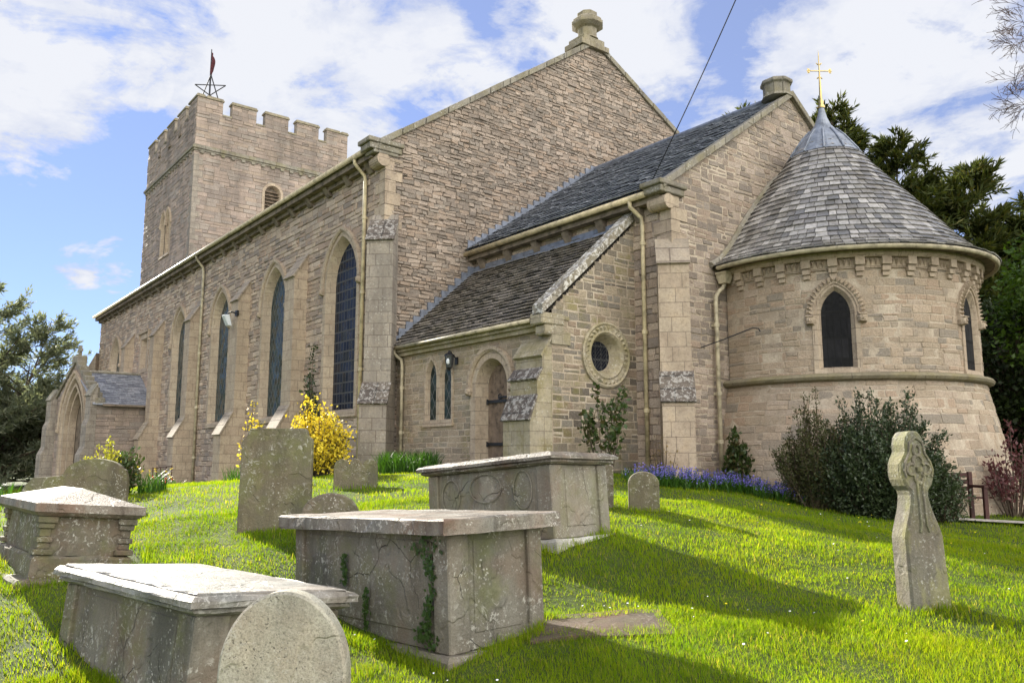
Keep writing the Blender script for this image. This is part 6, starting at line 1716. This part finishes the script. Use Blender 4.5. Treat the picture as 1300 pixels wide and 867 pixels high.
BLOBS = [(-0.908, 0.079, 0.412, 0.107, 1.00), (-0.866, 0.189, 0.463, 0.079, 0.90), (-0.836, 0.266, 0.481, 0.068, 0.80), (-0.843, 0.306, 0.442, 0.102, 1.00), (-0.828, 0.386, 0.408, 0.113, 1.00), (-0.769, 0.435, 0.468, 0.090, 1.00), (-0.769, 0.403, 0.496, 0.068, 0.80), (-0.738, 0.537, 0.409, 0.085, 0.90), (-0.683, 0.589, 0.433, 0.045, 0.70), (-0.649, 0.572, 0.502, 0.068, 0.80), (-0.598, 0.624, 0.503, 0.102, 1.00), (-0.582, 0.671, 0.459, 0.068, 0.80), (-0.431, 0.795, 0.427, 0.090, 1.00), (-0.372, 0.806, 0.460, 0.124, 1.00), (-0.344, 0.856, 0.385, 0.124, 0.90), (-0.317, 0.894, 0.317, 0.090, 0.70), (-0.552, 0.737, 0.389, 0.043, 0.90), (-0.894, 0.196, 0.404, 0.020, 0.80), (-0.956, 0.198, 0.215, 0.034, 0.70), (-0.965, 0.160, 0.208, 0.025, 0.60), (-0.565, 0.718, 0.408, 0.045, 0.60)]
cvo = N.mapping(cv, (1, 1, 1), (3.1, 1.7, 0.0))
det = N.noise(cvo, 2.6, 10, .62, .5)
det2 = N.noise(N.mapping(cv, (1, 1, 1), (7.1, .4, 0.0)), 8.5, 8, .65, .3)
acc = None
for bx_, by_, bz_, ang, wt in BLOBS:      # banks of cumulus, placed by compass bearing and height
    dt = N.n('ShaderNodeVectorMath', operation='DOT_PRODUCT'); N.link(tc, dt.inputs[0]); dt.inputs[1].default_value = (bx_, by_, bz_)
    mr = N.n('ShaderNodeMapRange', interpolation_type='SMOOTHSTEP'); N.link(dt.outputs['Value'], mr.inputs[0])
    mr.inputs[1].default_value = cos(ang * 1.6); mr.inputs[2].default_value = 1.0; mr.inputs[3].default_value = 0.0; mr.inputs[4].default_value = wt * .9
    acc = mr.outputs[0] if acc is None else N.math('MAXIMUM', acc, mr.outputs[0])
acc = N.math('MINIMUM', acc, 1.0)
d_ = N.math('ADD', N.math('MULTIPLY', N.math('SUBTRACT', det, .5), 2.7), N.math('MULTIPLY', N.math('SUBTRACT', det2, .5), 1.1))
cl = N.math('ADD', acc, d_)
cover = N.ramp(cl, [(.44, 0.0), (.58, .5), (.80, 1.0)])
shade = N.ramp(N.math('ADD', N.math('MULTIPLY', cl, .45), N.math('MULTIPLY', N.noise(cvo, 3.7, 8, .6), .8)), [(.42, (3.9, 4.4, 5.9)), (.85, (6.3, 6.45, 6.9))])
# unseen eastern clouds added, far brighter, as fill light on the shaded walls
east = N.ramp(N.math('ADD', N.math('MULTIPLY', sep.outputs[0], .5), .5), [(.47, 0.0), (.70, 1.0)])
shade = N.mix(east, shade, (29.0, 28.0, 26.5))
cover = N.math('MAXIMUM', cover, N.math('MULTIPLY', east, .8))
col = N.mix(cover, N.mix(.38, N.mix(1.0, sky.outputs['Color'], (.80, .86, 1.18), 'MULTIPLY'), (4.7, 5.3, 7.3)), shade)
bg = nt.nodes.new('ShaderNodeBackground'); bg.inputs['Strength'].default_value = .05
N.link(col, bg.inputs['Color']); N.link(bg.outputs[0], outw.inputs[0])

sl_ = bpy.data.lights.new('sun', 'SUN'); sl_.energy = 5.0; sl_.angle = R(.55); sl_.color = (1.0, .93, .80)
so = bpy.data.objects.new('sun', sl_); COL.objects.link(so); so.rotation_euler = sd.to_track_quat('Z', 'Y').to_euler(); so.location = (-40, -10, 40)

cam = bpy.data.cameras.new('camera'); cam.sensor_width = 36; cam.lens = 28.19; cam.clip_start = .05; cam.clip_end = 3000
co = bpy.data.objects.new('camera', cam); COL.objects.link(co); co.location = (0, 0, 1.6); co.rotation_euler = (R(90 + 8.052), 0, R(51.6))
SC.camera = co
vs = SC.view_settings; vs.view_transform = 'Standard'; vs.look = 'None'; vs.gamma = 1; vs.use_curve_mapping = False; vs.exposure = 1.48
SC.cycles.max_bounces = 6; SC.cycles.diffuse_bounces = 3; SC.cycles.glossy_bounces = 2; SC.cycles.transmission_bounces = 3
SC.cycles.use_denoising = True
